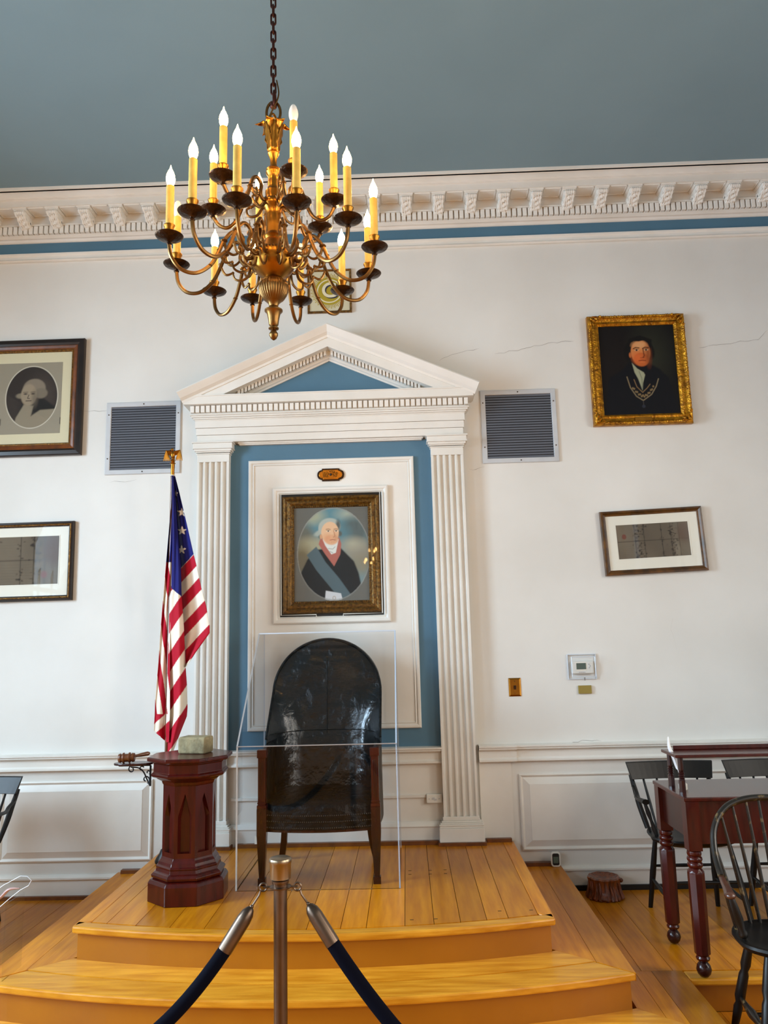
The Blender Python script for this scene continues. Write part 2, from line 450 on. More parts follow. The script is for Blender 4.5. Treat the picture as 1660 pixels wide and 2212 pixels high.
# side boards of the dais bulge (run in depth), mitred to the front boards
for sgn, xo, xi in ((1, DX1, TX1), (-1, DX0, TX0)):
    e = [xi, xi + (xo - xi) * .3, xi + (xo - xi) * .55, xo]
    for q in range(3):
        p0, p1 = e[q], e[q + 1]
        def my(x): t = (x - xi) / (xo - xi); return step_y(xi) + .03 + t * (dais_y(xo) - step_y(xi) - .03)
        MB().prism([(p0 + .001 * sgn, DY + .09), (p1 - .001 * sgn, DY + .09), (p1 - .001 * sgn, my(p1) + .001), (p0 + .001 * sgn, my(p0) + .001)], Z0 - (NZ if q == 2 else PT), Z0).build('plank', 'oak_y', dais)
def bulge_front(parent, xi0, xi1, xo0, xo1, fi, fo, z, nb, m='oak_x'):
    """curved front tread boards with mitred ends"""
    for q in range(nb):
        ta, tb = q / nb, (q + 1) / nb
        n = 28; vs = []; fs = []
        zb = z - (NZ if q == nb - 1 else PT)
        for i in range(n + 1):
            s = i / n
            xa = xi0 + (xi1 - xi0) * s; xb = xo0 + (xo1 - xo0) * s
            ya, yb = fi(xa), fo(xb)
            g = .0012
            A = (xa + (xb - xa) * ta, ya + (yb - ya) * ta - g); B = (xa + (xb - xa) * tb, ya + (yb - ya) * tb + g * (q < nb - 1))
            vs += [(A[0], A[1], zb), (A[0], A[1], z), (B[0], B[1], z), (B[0], B[1], zb)]
        for i in range(n):
            p = i * 4; r = p + 4
            for k in range(4): fs.append((p + k, p + (k + 1) % 4, r + (k + 1) % 4, r + k))
        fs += [(0, 1, 2, 3), (n * 4 + 3, n * 4 + 2, n * 4 + 1, n * 4)]
        MB().add(vs, fs).build('nosing_board' if q == nb - 1 else 'tread_board', m, parent, bevel=.007 if q == nb - 1 else 0.)
bulge_front(dais, TX0, TX1, DX0, DX1, lambda x: step_y(x) + .03, dais_y, Z0, 2)

# --- second step
st2 = thing('second_step', 'middle oak step with curved bullnose front around the top stage', 'step', (-.45, -.9, Z0))
strip('riser', TX0 + .02, TX1 - .02, lambda x: step_y(x) + .025, lambda x: -.005, Z0, Z1 - PT, 'riser', st2)
for sgn, xo, xi in ((1, TX1, SX1), (-1, TX0, SX0)):
    e = [xi - .02 * sgn, xi + (xo - xi) * .52, xo]
    for q in range(2):
        p0, p1 = e[q], e[q + 1]
        def my(x): t = (x - xi) / (xo - xi); return stage_y(xi) + .035 + t * (step_y(xo) - stage_y(xi) - .035)
        MB().prism([(p0 + .001 * sgn, -.001), (p1 - .001 * sgn, -.001), (p1 - .001 * sgn, my(p1) + .001), (p0 + .001 * sgn, my(p0) + .001)], Z1 - (NZ if q == 1 else PT), Z1).build('plank', 'oak_y', st2)
bulge_front(st2, SX0, SX1, TX0, TX1, lambda x: stage_y(x) + .035, step_y, Z1, 2)

# --- stage
stg = thing('stage', 'top oak stage of worn boards under the armchair and pedestal', 'stage', (-.45, -.7, Z1))
strip('riser', SX0 + .02, SX1 - .02, lambda x: stage_y(x) + .025, lambda x: -.005, Z1, Z2 - PT, 'riser', stg)
BW = .068
for sgn, xo in ((1, SX1), (-1, SX0)):
    MB().prism([(xo, -.02), (xo - sgn * BW, -.02), (xo - sgn * BW, stage_y(xo) + BW + .002), (xo, stage_y(xo) + .002)], Z2 - NZ, Z2).build('border_board', 'oak_y', stg, bevel=.006)
strip('nosing_board', SX0, SX1, stage_y, lambda x: stage_y(x) + BW - (.0), Z2 - NZ, Z2, 'oak_x', stg, n=28, bevel=.008)
seams = [SX0 + BW, -1.36, -1.22, -1.06, -.905, -.77, -.60, -.46, -.315, -.205, -.04, .085, .2, .315, .41, SX1 - BW]
for i in range(len(seams) - 1):
    a, c = seams[i] + .0013, seams[i + 1] - .0013
    pts = [(a, -.02), (c, -.02), (c, stage_y(c) + BW + .002), (a, stage_y(a) + BW + .002)]
    MB().prism(pts, Z2 - PT, Z2).build('plank', 'oak_y', stg)
# square peg plugs in the boards
b = MB()
for (px, py) in ((886, 1881), (886, 1889), (930, 1880), (930, 1888), (962, 1879), (963, 1887), (890, 1987), (942, 1985), (1148, 1966), (1080, 1968)):
    p = wz(px, py, Z2); b.box(p.x - .008, p.x + .008, p.y - .003, p.y + .003, Z2 - .002, Z2 + .0006)
tag(b.build('plugs', 'dark', stg), kind='stuff')

# shoe mouldings
struct(MB().box(SX0 + .02, -1.34, -.045, 0, Z2, Z2 + .02).box(-1.05, .16, -.075, -.02, Z2, Z2 + .022).box(.45, .60, -.045, 0, Z2, Z2 + .02)
       .box(TX0 + .03, SX0, -.04, 0, Z1, Z1 + .02).box(SX1, TX1 - .03, -.04, 0, Z1, Z1 + .02).build('trim_1', 'shoe'))
struct(MB().box(XL, TX0, -.04, 0, 0, .02).build('trim_2', 'shoe'))
struct(MB().box(TX1, XR, -.035, 0, 0, .028).build('trim_3', 'black'))

# ------------------------------------------------------------------ wainscot on the back wall
def mould_x(b, prof, x0, x1, mi=0):   # prof (y,z) closed against wall y=0
    b.prism_x([(0.0, prof[0][1])] + prof + [(0.0, prof[-1][1])], x0, x1, mi)
rail_prof = [(-.022, .742), (-.032, .748), (-.032, .758), (-.024, .764), (-.02, .770), (-.02, .806), (-.03, .812), (-.044, .820), (-.044, .828), (-.052, .832), (-.052, .842), (-.0, .846)]
tr = MB()
for a, c in ((XL, -1.345), (.425, XR)): mould_x(tr, rail_prof, a, c)
mould_x(tr, [(y - .02, z) for y, z in rail_prof], -1.12, .2)
mould_x(tr, [(y - .014, z) for y, z in rail_prof], .425, .655)
struct(tr.build('trim_4', 'white'))
base_prof = [(-.018, 0), (-.018, .108), (-.03, .112), (-.03, .122), (-.022, .13), (-.012, .136)]
bb = MB()
for a, c in ((XL, SX0), (SX1 + .03, XR)): mould_x(bb, base_prof, a, c)
mould_x(bb, [(-.045, Z2), (-.045, Z2 + .09), (-.05, Z2 + .10), (-.04, Z2 + .115), (-.03, Z2 + .125)], -1.12, .2)
struct(bb.build('baseboard_back', 'white'))
def wpanel(name, x0, x1, z0, z1, y=0):
    b = MB()
    b.ring(x0, x1, z0, z1, [(0, y), (.0, y - .010), (.008, y - .014), (.016, y - .008), (.02, y - .004), (.022, y - .004), (.058, y - .020), (.060, y - .022)])
    b.add([(x0 + .06, y - .022, z0 + .06), (x1 - .06, y - .022, z0 + .06), (x1 - .06, y - .022, z1 - .06), (x0 + .06, y - .022, z1 - .06)], [(0, 1, 2, 3)])
    return struct(b.build(name, 'white'))
wpanel('trim_5', -2.535, -1.59, .21, .682)
wpanel('trim_6', .665, 2.55, .225, .668)
wpanel('trim_7', -4.4, -2.64, .21, .682)
struct(MB().box(.425, .62, -.012, 0, Z2 + .0, .745).build('trim_8', 'white'))

# ------------------------------------------------------------------ cornice at the ceiling
co = struct(MB().build('trim_9', 'white')) if False else None
def zq(py, Y): return wp(830, py, Y).z
za = zq(400, -.22); zb_ = zq(417, -.21); zd1 = zq(460, -.095); zd0 = zq(477, -.095); zm = zq(497, -.015); zr1 = zq(520, -.03); zr0 = zq(536, -.03)
prof = [(-.012, zm), (-.02, zm + .006), (-.03, zm + .022), (-.045, zm + .03), (-.05, zd0 - .012), (-.062, zd0 - .004), (-.07, zd0), (-.07, zd1), (-.095, zd1 + .002), (-.095, zd1 + .012), (-.075, zd1 + .016),
        (-.075, zb_), (-.21, zb_), (-.21, za - .008), (-.222, za - .004), (-.222, za), (-.23, za + .006), (-.24, za + .03), (-.262, za + .055), (-.29, CEIL - .02), (-.30, CEIL - .018), (-.30, CEIL)]
b = MB(); mould_x(b, prof, XL, XR)
corn = struct(b.build('trim_9', 'white')); ORG[corn.name] = (0, 0, 0)
b = MB(); mould_x(b, [(-.02, zr0), (-.03, zr0 + .006), (-.022, zr0 + .02), (-.022, zr1 - .02), (-.034, zr1 - .01), (-.034, zr1)], XL, XR)
struct(b.build('trim_10', 'white'))
struct(MB().box(XL, XR, -.006, 0, zr1, zm).build('trim_11', 'blue'))
# dentils
d0 = MB().box(-.0135, .0135, -.096, -.069, zd0 + .002, zd1).build('dentil', 'white', corn, bevel=.002, bseg=1)
DP = .0357; first = True; x = -2.86
while x < 2.75:
    if first: d0.location.x = x; first = False
    else:
        c = d0.copy(); COL.objects.link(c); c.parent = corn; c.location.x = x
    x += DP
# modillions: scrolled acanthus brackets
def modillion():
    b = MB(); hw = .031; ztop = zb_; D = .115
    y0 = -.075
    b.box(-.047, .047, y0 - D - .012, y0, ztop - .010, ztop)
    b.box(-.041, .041, y0 - D - .004, y0, ztop - .018, ztop - .010)
    # side cheek outline: big scroll at the wall, small scroll at the front
    side = []
    for i in range(15):
        a = i / 14
        side.append((y0 - D + D * a, ztop - .034 - .052 * (sin(a * pi / 2) ** 1.3)))
    pts = [(y0, ztop - .018), (y0 - D, ztop - .018)] + side
    b.prism_x(pts, -hw, hw)
    for sx in (-1, 1):
        for (yy, zz, rr) in ((y0 - .026, ztop - .064, .023), (y0 - D + .006, ztop - .033, .015)):
            s0 = len(b.v); b.lathe([(rr * .45, 0), (rr * .5, .004), (rr * .8, .006), (rr, .003), (rr, -.01)][::-1], 14)
            b.xf(Matrix.Translation((sx * hw, yy, zz)) @ Matrix.Rotation(sx * pi / 2, 4, 'Y'), s0)
    # fluted front roll and leaf ribs
    for k in range(5):
        xx = -hw * .78 + k * hw * .39
        path = []
        for i in range(12):
            a = i / 11; wv = .006 * sin(a * 9 + k * 1.3)
            path.append((xx * (1 - .35 * a * 0) + wv * .3, y0 - D + D * a - .004, ztop - .036 - .052 * (sin(a * pi / 2) ** 1.3) - .003 - abs(wv)))
        b.tube(path, [.0085 + .004 * sin(i * 2.1 + k) for i in range(12)], 6)
        b.tube([(xx, y0 - D - .004, ztop - .02), (xx, y0 - D - .012, ztop - .032), (xx, y0 - D - .004, ztop - .045)], .0062, 6)
    b.tube([(-hw - .004, y0 - D - .001, ztop - .032), (hw + .004, y0 - D - .001, ztop - .032)], .0125, 12)
    b.tube([(-hw - .002, y0 - .022, ztop - .078), (hw + .002, y0 - .022, ztop - .078)], .012, 10)
    for k in range(6):
        a = .25 + k * .12; sgn = -1 if k % 2 else 1
        p = (sgn * hw * .6, y0 - D + D * a, ztop - .036 - .052 * (sin(a * pi / 2) ** 1.3) - .006)
        b.ball(p, .012, 1.1, 1.1, .6, 8)
    return b
m0 = modillion().build('modillion', 'white', corn, smooth=True)
xs = [-.352 + .2183 * k for k in range(-12, 16)]
for i, x in enumerate(xs):
    if i == 0: m0.location.x = x
    else:
        c = m0.copy(); COL.objects.link(c); c.parent = corn; c.location.x = x
# recessed soffit coffer edges between modillions
f0 = MB().ring(-.058, .058, 0, .001, [(0, 0)]) if False else None
b = MB(); yA, yB2 = -.195, -.09
s0 = 0
for (xa, xb, ya, yb) in ((-.058, .058, yA, yA + .006), (-.058, .058, yB2 - .006, yB2), (-.058, -.052, yA, yB2), (.052, .058, yA, yB2)):
    b.box(xa, xb, ya, yb, zb_ - .005, zb_)
cf = b.build('coffer_edge', 'white', corn)
for i, x in enumerate(xs[:-1]):
    if i == 0: cf.location.x = x + .109
    else:
        c = cf.copy(); COL.objects.link(c); c.parent = corn; c.location.x = x + .109

# ------------------------------------------------------------------ pedimented surround
CX = -.46
sur = thing('pedimented_surround', 'white classical surround with fluted pilasters and dentilled pediment on the end wall', 'surround', (CX, 0, Z2))
MB().box(-1.122, .202, -.02, 0, Z2, .75).build('lower_panel', 'white', sur)
MB().box(-1.124, .204, -.02, 0, .846, 2.79).build('blue_field', 'blue', sur)
b = MB(); b.ring(-.999, .081, .957, 2.676, [(0, -.02), (0, -.034), (.006, -.040), (.018, -.040), (.026, -.032), (.034, -.036), (.038, -.028)])
b.build('panel_moulding', 'white', sur)
MB().box(-.965, .047, -.029, -.02, .99, 2.642).build('white_panel', 'white', sur)
b = MB(); b.ring(-.838, -.09, 1.61, 2.488, [(0, -.028), (0, -.045), (.008, -.052), (.02, -.052), (.03, -.044), (.036, -.046), (.044, -.038), (.044, -.028)])
b.build('picture_surround', 'white', sur)
MB().box(-.796, -.132, -.031, -.027, 1.65, 2.448).build('dark_recess', 'black', sur)
# pilasters
def pilaster(cx):
    p = MB(); hw = .104; yf = -.07; n = 5; pitch = .0385; r = .0125
    pts = [(cx - hw, 0), (cx - hw, yf)]
    for k in range(n):
        fx = cx + (k - (n - 1) / 2) * pitch
        for i in range(9):
            a = pi * i / 8
            pts.append((fx - r * cos(a) * 1.12, yf + .019 * sin(a)))
    pts += [(cx + hw, yf), (cx + hw, 0)]
    q = MB(); n_ = len(pts)
    vs = [(x, y, .44) for x, y in pts] + [(x, y, 2.668) for x, y in pts]
    fs = [(i, i + 1, n_ + i + 1, n_ + i) for i in range(n_ - 1)]
    q.add(vs, fs); q.build('pilaster_shaft', 'white', sur, smooth=False, keep=True)
    hb = .134
    b = MB(); b.box(cx - hb, cx + hb, -.105, 0, Z2 + .018, Z2 + .095)
    b.build('plinth', 'white', sur, bevel=.003)
    MB().box(cx - hb - .008, cx + hb + .008, -.118, 0, Z2, Z2 + .018).build('plinth_shoe', 'shoe', sur)
    b = MB(); zc = Z2 + .095
    for (o_, z_a, z_b) in ((.028, 0, .012), (.03, .012, .022), (.024, .022, .03), (.014, .03, .04), (.006, .04, .062)):
        b.box(cx - hw - o_, cx + hw + o_, yf - o_, 0, zc + z_a, zc + z_b)
    b.build('base_moulding', 'white', sur, bevel=.003)
    b = MB()
    for (o_, z_a, z_b) in ((.001, 2.668, 2.718), (.006, 2.718, 2.726), (.010, 2.73, 2.738), (.018, 2.738, 2.752), (.028, 2.752, 2.758), (.024, 2.756, 2.79), (.032, 2.79, 2.799)):
        b.box(cx - hw - o_, cx + hw + o_, yf - o_, 0, z_a, z_b)
    b.build('capital', 'white', sur, bevel=.002)
pilaster(-1.224); pilaster(.3)
# entablature
def mouldbox(prof, xa, xb):      # prof rows (out, z0, z1): box stack with returns
    b = MB()
    for o_, z_a, z_b in prof: b.box(xa - o_ + .0, xb + o_, -.075 - o_, 0, z_a, z_b)
    return b
FA, FB = -1.33, .41
mouldbox([(-.03, 2.782, 2.790), (-.022, 2.79, 2.80)], -1.12 + .03, .2 - .03).build('soffit_moulding', 'white', sur, bevel=.002)
for (o_, z_a, z_b) in ((0, 2.80, 2.846), (.006, 2.848, 2.893), (.012, 2.895, 2.942)):
    MB().box(FA - o_, FB + o_, -.075 - o_, 0, z_a, z_b).build('fascia', 'white', sur)
b = mouldbox([(.016, 2.942, 2.95), (.024, 2.95, 2.96), (.034, 2.96, 2.972), (.042, 2.972, 2.98)], FA, FB); b.build('bed_moulding', 'white', sur, bevel=.003)
MB().box(FA - .02, FB + .02, -.105, 0, 2.978, 3.036).build('dentil_band', 'white', sur)
dd = MB().box(-.0125, .0125, -.128, -.104, 2.988, 3.033).build('dentil', 'white', sur, bevel=.0015, bseg=1)
x = -1.352; i = 0
DPP = (.432 + 1.352) / 52
for i in range(53):
    if i == 0: base_loc = dd.location.x; dd.location.x = dd.location.x + x
    else:
        c = dd.copy(); COL.objects.link(c); c.parent = sur; c.location.x = base_loc + x
    x += DPP
MB().box(-1.405, .480, -.155, 0, 3.036, 3.096).box(-1.41, .485, -.16, 0, 3.088, 3.097).build('corona', 'white', sur, bevel=.002)
# tympanum and raking cornices
zt = 3.097; ang = atan2(3.545 - 3.112, .978)
MB().prism_y([(-1.15, zt), (.25, zt), (CX, 3.42)], -.03, 0).build('tympanum', 'blue', sur)
def rake(sgn):
    # outer line from eave (CX + sgn*.978, 3.112) to apex (CX, 3.545); local frame s along slope, n downward normal
    E = Vector((CX + sgn * .978, 3.112)); A = Vector((CX, 3.545)); d = (A - E); Ls = d.length; d.normalize()
    nrm = Vector((d.y, -d.x)) if sgn < 0 else Vector((-d.y, d.x))      # pointing down
    if nrm.y > 0: nrm = -nrm
    def P(s_, n_): q = E + d * s_ + nrm * n_; return q
    def xz_at_center(n_):    # s where the layer meets the centre line
        q0 = E + nrm * n_; return (CX - q0.x) / d.x
    def s_at_z(n_, z_): q0 = E + nrm * n_; return (z_ - q0.y) / d.y
    layers = [('raking_crown', [(0, -.2), (.008, -.204), (.02, -.196), (.045, -.178), (.06, -.160), (.074, -.156), (.076, 0), (0, 0)], 'eave'),
              ('raking_corona', [(.074, -.150), (.13, -.150), (.13, 0), (.074, 0)], 'z'),
              ('raking_bed', [(.13, -.07), (.158, -.07), (.162, -.062), (.17, -.056), (.176, -.045), (.184, -.04), (.184, 0), (.13, 0)], 'z')]
    for nm, pr, mode in layers:
        b = MB(); n_ = len(pr); vs = []
        for (nn, yy) in pr:
            s0 = (0.0 if mode == 'eave' else max(s_at_z(nn, zt), 0)); q = P(s0, nn)
            vs.append((q.x, yy, max(q.y, zt) if mode != 'eave' else q.y))
        for (nn, yy) in pr:
            q = P(xz_at_center(nn), nn); vs.append((q.x, yy, q.y))
        fs = [(i, (i + 1) % n_, n_ + (i + 1) % n_, n_ + i) for i in range(n_)] + [tuple(range(n_))[::-1]]
        b.add(vs, fs); b.build(nm, 'white', sur)
    # dentils along the rake, plumb sided
    nt_, nb_ = .128, .158
    n = 26; sA = s_at_z(nb_, zt) + .02; sB = xz_at_center(nb_) - .012
    for k in range(n):
        s1 = sA + (sB - sA) * (k + .12) / n; s2 = sA + (sB - sA) * (k + .82) / n
        q1, q2 = P(s1, nb_), P(s2, nb_); hz = (nb_ - nt_) / cos(ang) + .003
        MB().prism_y([(q1.x, q1.y), (q2.x, q2.y), (q2.x, q2.y + hz), (q1.x, q1.y + hz)], -.098, -.07).build('dentil', 'white', sur)
rake(-1); rake(1)

# ------------------------------------------------------------------ wall cracks
def crack(pts, wdt=.0022):
    P = []
    for i in range(len(pts) - 1):
        a, c = Vector(pts[i]), Vector(pts[i + 1]); n = max(2, int((c - a).length / 9))
        for k in range(n): q = a.lerp(c, k / n); P.append((q.x + random.uniform(-1, 1), q.y + random.uniform(-2.0, 2.0)))
    P.append(pts[-1]); b = MB(); vs = []; fs = []
    for i, (px, py) in enumerate(P):
        q = wp(px, py, -.001); t = wdt * random.uniform(.35, 1.0) * (1 if 0 < i < len(P) - 1 else .2)
        vs += [(q.x, -.0012, q.z - t / 2), (q.x, -.0012, q.z + t / 2)]
    for i in range(len(P) - 1): fs.append((2 * i, 2 * i + 2, 2 * i + 3, 2 * i + 1))
    b.add(vs, fs); b.build('crack', 'crack', wb, off=(0, 0, 0))
crack([(950, 778), (985, 763), (1010, 757), (1036, 752)]); crack([(1070, 764), (1110, 758), (1155, 748), (1195, 740), (1240, 737)])
crack([(1510, 751), (1560, 744), (1600, 738), (1640, 732), (1660, 712)]); crack([(180, 886), (205, 888), (232, 887)])
crack([(236, 1041), (270, 1040), (295, 1036)]); crack([(1013, 1013), (1030, 1015), (1048, 1008)]); crack([(1230, 1606), (1268, 1598), (1300, 1601)])
crack([(1455, 1325), (1450, 1360), (1462, 1400), (1465, 1440)], .0012); crack([(170, 1500), (176, 1560), (172, 1600)], .0009)

# ------------------------------------------------------------------ vents
def vent(x0, x1, z0, z1, label):
    t = thing('wall_grille', label, 'vent', ((x0 + x1) / 2, 0, z0))
    b = MB(); b.ring(x0, x1, z0, z1, [(0, 0), (0, -.008), (.003, -.011), (.029, -.011), (.032, -.008), (.032, 0)])
    b.build('frame', 'grey', t)
    MB().box(x0 + .03, x1 - .03, -.0015, 0, z0 + .03, z1 - .03).build('backing', 'black', t)
    n = 25; zi0, zi1 = z0 + .032, z1 - .032; dz = (zi1 - zi0) / n
    first = None
    for k in range(n):
        zz = zi0 + dz * (k + .5)
        if first is None:
            b = MB(); b.prism_x([(-.010, zz - dz * .42), (-.0085, zz - dz * .42), (-.002, zz + dz * .38), (-.0035, zz + dz * .38)], x0 + .032, x1 - .032)
            first = b.build('slat', 'slat', t); z00 = zz
        else: inst(first, t, dz=zz - z00)
    sc = None
    for (sx, sz) in ((.5, 0), (.5, 1), (0, .2), (1, .2), (0, .85), (1, .85)):
        px = x0 + .016 + (x1 - x0 - .032) * sx; pz = z0 + .016 + (z1 - z0 - .032) * sz
        s0 = MB(); s0.lathe([(.0045, 0), (.004, .002), (.001, .003)], 8); s0.xf(Matrix.Translation((px, -.011, pz)) @ Matrix.Rotation(pi / 2, 4, 'X'))
        s0.build('screw', 'bronze', t)
vent(-1.961, -1.461, 2.617, 3.112, 'square louvred air grille left of the pediment above the flag')
vent(.537, 1.034, 2.617, 3.112, 'square louvred air grille between the pediment and the gilt portrait')

# ------------------------------------------------------------------ painted pictures (pigment held per vertex)
class Canvas:
    """picture coordinates: u 0..1 left to right, v 0..asp top to bottom (unit = picture width)"""
    def __init__(s, nx, asp, c):
        s.nx = nx; s.ny = int(nx * asp); s.asp = asp
        s.u, s.v = np.meshgrid(np.linspace(0, 1, s.nx), np.linspace(0, asp, s.ny))
        s.img = np.ones((s.ny, s.nx, 3)) * np.array(lin(c)[:3]); s.soft = 1.2 / nx
    def blend(s, d, c, soft=None, a=1.):
        k = np.clip(.5 - d / (soft or s.soft), 0, 1)[..., None] * a
        s.img = s.img * (1 - k) + np.array(lin(c)[:3]) * k
    def ell(s, cx, cy, rx, ry, c, soft=None, a=1., rot=0.):
        du, dv = s.u - cx, s.v - cy; cr, sr = cos(rot), sin(rot)
        x, y = du * cr + dv * sr, -du * sr + dv * cr
        d = (np.sqrt((x / rx) ** 2 + (y / ry) ** 2) - 1) * min(rx, ry); s.blend(d, c, soft, a)
    def poly(s, pts, c, soft=None, a=1.):
        inside = np.zeros_like(s.u, bool); dist = np.full_like(s.u, 9.); n = len(pts)
        for i in range(n):
            (x0, y0), (x1, y1) = pts[i], pts[(i + 1) % n]
            cond = ((y0 > s.v) != (y1 > s.v)); xx = x0 + (s.v - y0) * (x1 - x0) / ((y1 - y0) if y1 != y0 else 1e-9)
            inside ^= cond & (s.u < xx)
            L2 = (x1 - x0) ** 2 + (y1 - y0) ** 2 + 1e-12; t = np.clip(((s.u - x0) * (x1 - x0) + (s.v - y0) * (y1 - y0)) / L2, 0, 1)
            dist = np.minimum(dist, np.hypot(s.u - x0 - t * (x1 - x0), s.v - y0 - t * (y1 - y0)))
        s.blend(np.where(inside, -dist, dist), c, soft, a)
    def line(s, pts, wd, c, a=1., soft=None):
        dist = np.full_like(s.u, 9.)
        for i in range(len(pts) - 1):
            (x0, y0), (x1, y1) = pts[i], pts[i + 1]
            L2 = (x1 - x0) ** 2 + (y1 - y0) ** 2 + 1e-12; t = np.clip(((s.u - x0) * (x1 - x0) + (s.v - y0) * (y1 - y0)) / L2, 0, 1)
            dist = np.minimum(dist, np.hypot(s.u - x0 - t * (x1 - x0), s.v - y0 - t * (y1 - y0)))
        s.blend(dist - wd / 2, c, soft, a)
    def noise(s, amp, fx, fy, seed=1):
        r = np.random.RandomState(seed); g = np.zeros_like(s.u)
        for o in range(4):
            ax, ay = fx * 2 ** o, fy * 2 ** o
            for k in range(5):
                g += np.sin(s.u * ax * r.uniform(.5, 1.5) * 6 + s.v * ay * r.uniform(-1.5, 1.5) * 6 + r.uniform(0, 6)) / (2 ** o)
        s.img = np.clip(s.img * (1 + amp * g[..., None] / 5), 0, 1)
    def put(s, name, x0, x1, z1, y, parent, m='paint'):
        W = x1 - x0; X = x0 + s.u * W; Zq = z1 - s.v * W
        b = MB(); b.v = np.stack([X.ravel(), np.full(X.size, y), Zq.ravel()], 1).tolist()
        nx, ny = s.nx, s.ny; idx = np.arange(nx * ny).reshape(ny, nx)
        b.f = np.stack([idx[1:, :-1], idx[1:, 1:], idx[:-1, 1:], idx[:-1, :-1]], -1).reshape(-1, 4).tolist(); b.m = [0] * len(b.f)
        b.c = np.concatenate([s.img.reshape(-1, 3), np.ones((nx * ny, 1))], 1)
        return b.build(name, m, parent, keep=True)

def tilt(t, deg, lean=0.):
    t.rotation_euler = (radians(lean), radians(deg), 0)

def frame(t, x0, x1, z0, z1, prof, m, name='frame'):
    b = MB(); b.ring(x0, x1, z0, z1, prof); return b.build(name, m, t)

# --- centre portrait behind glass
t = thing('framed_portrait', 'gilt-framed oval portrait of a white-haired man with blue sash above the armchair', 'painting', (-.462, -.03, 1.65))
fx0, fx1, fz0, fz1 = -.778, -.147, 1.672, 2.428
frame(t, fx0, fx1, fz0, fz1, [(0, -.031), (0, -.04), (.008, -.052), (.02, -.056), (.03, -.046)], 'gilt_d', 'outer_frame')
frame(t, fx0, fx1, fz0, fz1, [(.03, -.046), (.036, -.05), (.05, -.053), (.062, -.044), (.068, -.048), (.076, -.040), (.078, -.034)], 'gilt_d', 'inner_frame')
b = MB(); k = 0
for i in range(44):
    z = fz0 + .075 + i * (fz1 - fz0 - .15) / 43
    for x in (fx0 + .0705, fx1 - .0705): b.ball((x, -.0475, z), .0055, 1, .7, 1, 6)
for i in range(36):
    x = fx0 + .075 + i * (fx1 - fx0 - .15) / 35
    for z in (fz0 + .0705, fz1 - .0705): b.ball((x, -.0475, z), .0055, 1, .7, 1, 6)
tag(b.build('beading', 'gilt_d', t), kind='stuff')
W = fx1 - fx0 - .15; H = fz1 - fz0 - .15; asp = H / W
c = Canvas(170, asp, (112, 110, 102))
cx_, cy_ = .52, asp * .5
c.ell(cx_, cy_, .54, asp * .53, (84, 82, 76)); c.ell(cx_ + .01, cy_, .50, asp * .505, (120, 140, 142), .02)
inner = c.img.copy(); msk = ((c.u - cx_ - .01) / .49) ** 2 + ((c.v - cy_) / (asp * .495)) ** 2
for (x, y, rx, ry, col, a) in ((.45, .18, .35, .22, (92, 138, 150), .8), (.25, .12, .15, .10, (176, 172, 140), .8), (.72, .1, .12, .06, (178, 178, 158), .8), (.8, .35, .18, .2, (86, 92, 90), .8), (.12, .38, .14, .16, (108, 100, 84), .8),
        (.25, .55, .22, .14, (176, 166, 132), .8), (.86, .6, .2, .14, (150, 142, 126), .9), (.1, .72, .14, .2, (110, 92, 62), .8), (.9, .78, .16, .12, (140, 130, 108), .8), (.62, .38, .14, .14, (92, 132, 142), .7), (.78, .5, .12, .07, (176, 170, 148), .8)):
    c.ell(x, y, rx, ry, col, .12, a)
c.noise(.05, 1.2, 1.2, 3)
# coat, sash, apron
c.poly([(.30, .57), (.18, .70), (.08, .9), (.04, 1.1), (.1, 1.3), (.9, 1.3), (.9, 1.1), (.86, .9), (.80, .74), (.62, .55)], (38, 40, 42), .02)
c.poly([(.30, .53), (.17, .64), (.3, .85), (.62, 1.25), (.8, 1.25), (.6, .96), (.42, .74)], (86, 102, 108), .015)
c.poly([(.36, .41), (.33, .5), (.42, .64), (.535, .80), (.62, .64), (.635, .5), (.61, .42)], (176, 104, 92), .01)
c.poly([(.37, .40), (.42, .52), (.50, .64), (.56, .62), (.60, .44)], (222, 222, 214), .01)
c.line([(.46, .56), (.52, .57), (.55, .54)], .008, (160, 158, 150)); c.line([(.48, .60), (.52, .62)], .008, (150, 150, 142))
c.ell(.48, .265, .145, .115, (178, 182, 172), .02); c.ell(.355, .345, .085, .038, (168, 174, 164), .02, rot=-.35); c.ell(.40, .30, .07, .08, (176, 180, 170), .02); c.ell(.615, .365, .03, .035, (96, 98, 92), .02)
c.ell(.385, .40, .045, .03, (70, 72, 68), .03); c.ell(.595, .25, .03, .07, (92, 96, 92), .03)
c.ell(.485, .345, .118, .145, (230, 186, 148), .012); c.ell(.505, .445, .088, .068, (224, 172, 134), .02); c.ell(.45, .42, .05, .05, (222, 156, 116), .07, .8); c.ell(.565, .41, .03, .05, (206, 148, 112), .05, .7)
c.ell(.365, .40, .018, .032, (214, 160, 122), .01)
for ex in (.463, .568):
    c.ell(ex, .325, .024, .009, (238, 224, 206), .008); c.ell(ex, .326, .010, .009, (60, 50, 44), .006); c.line([(ex - .03, .302), (ex, .296), (ex + .026, .303)], .009, (156, 116, 86)); c.line([(ex - .024, .318), (ex, .314), (ex + .022, .318)], .005, (120, 80, 58))
c.line([(.535, .32), (.55, .395), (.53, .41)], .010, (190, 130, 98)); c.line([(.485, .448), (.52, .442), (.555, .449)], .009, (168, 96, 80)); c.line([(.50, .475), (.54, .475)], .012, (206, 150, 116), .6)
c.poly([(.42, 1.12), (.40, 1.32), (.66, 1.32), (.62, 1.16)], (206, 206, 208), .01); c.ell(.53, 1.22, .022, .028, (170, 150, 130), .006); c.ell(.53, 1.22, .014, .02, (206, 206, 208), .006)
out = msk > 1.0; ring = (msk > .94) & ~out
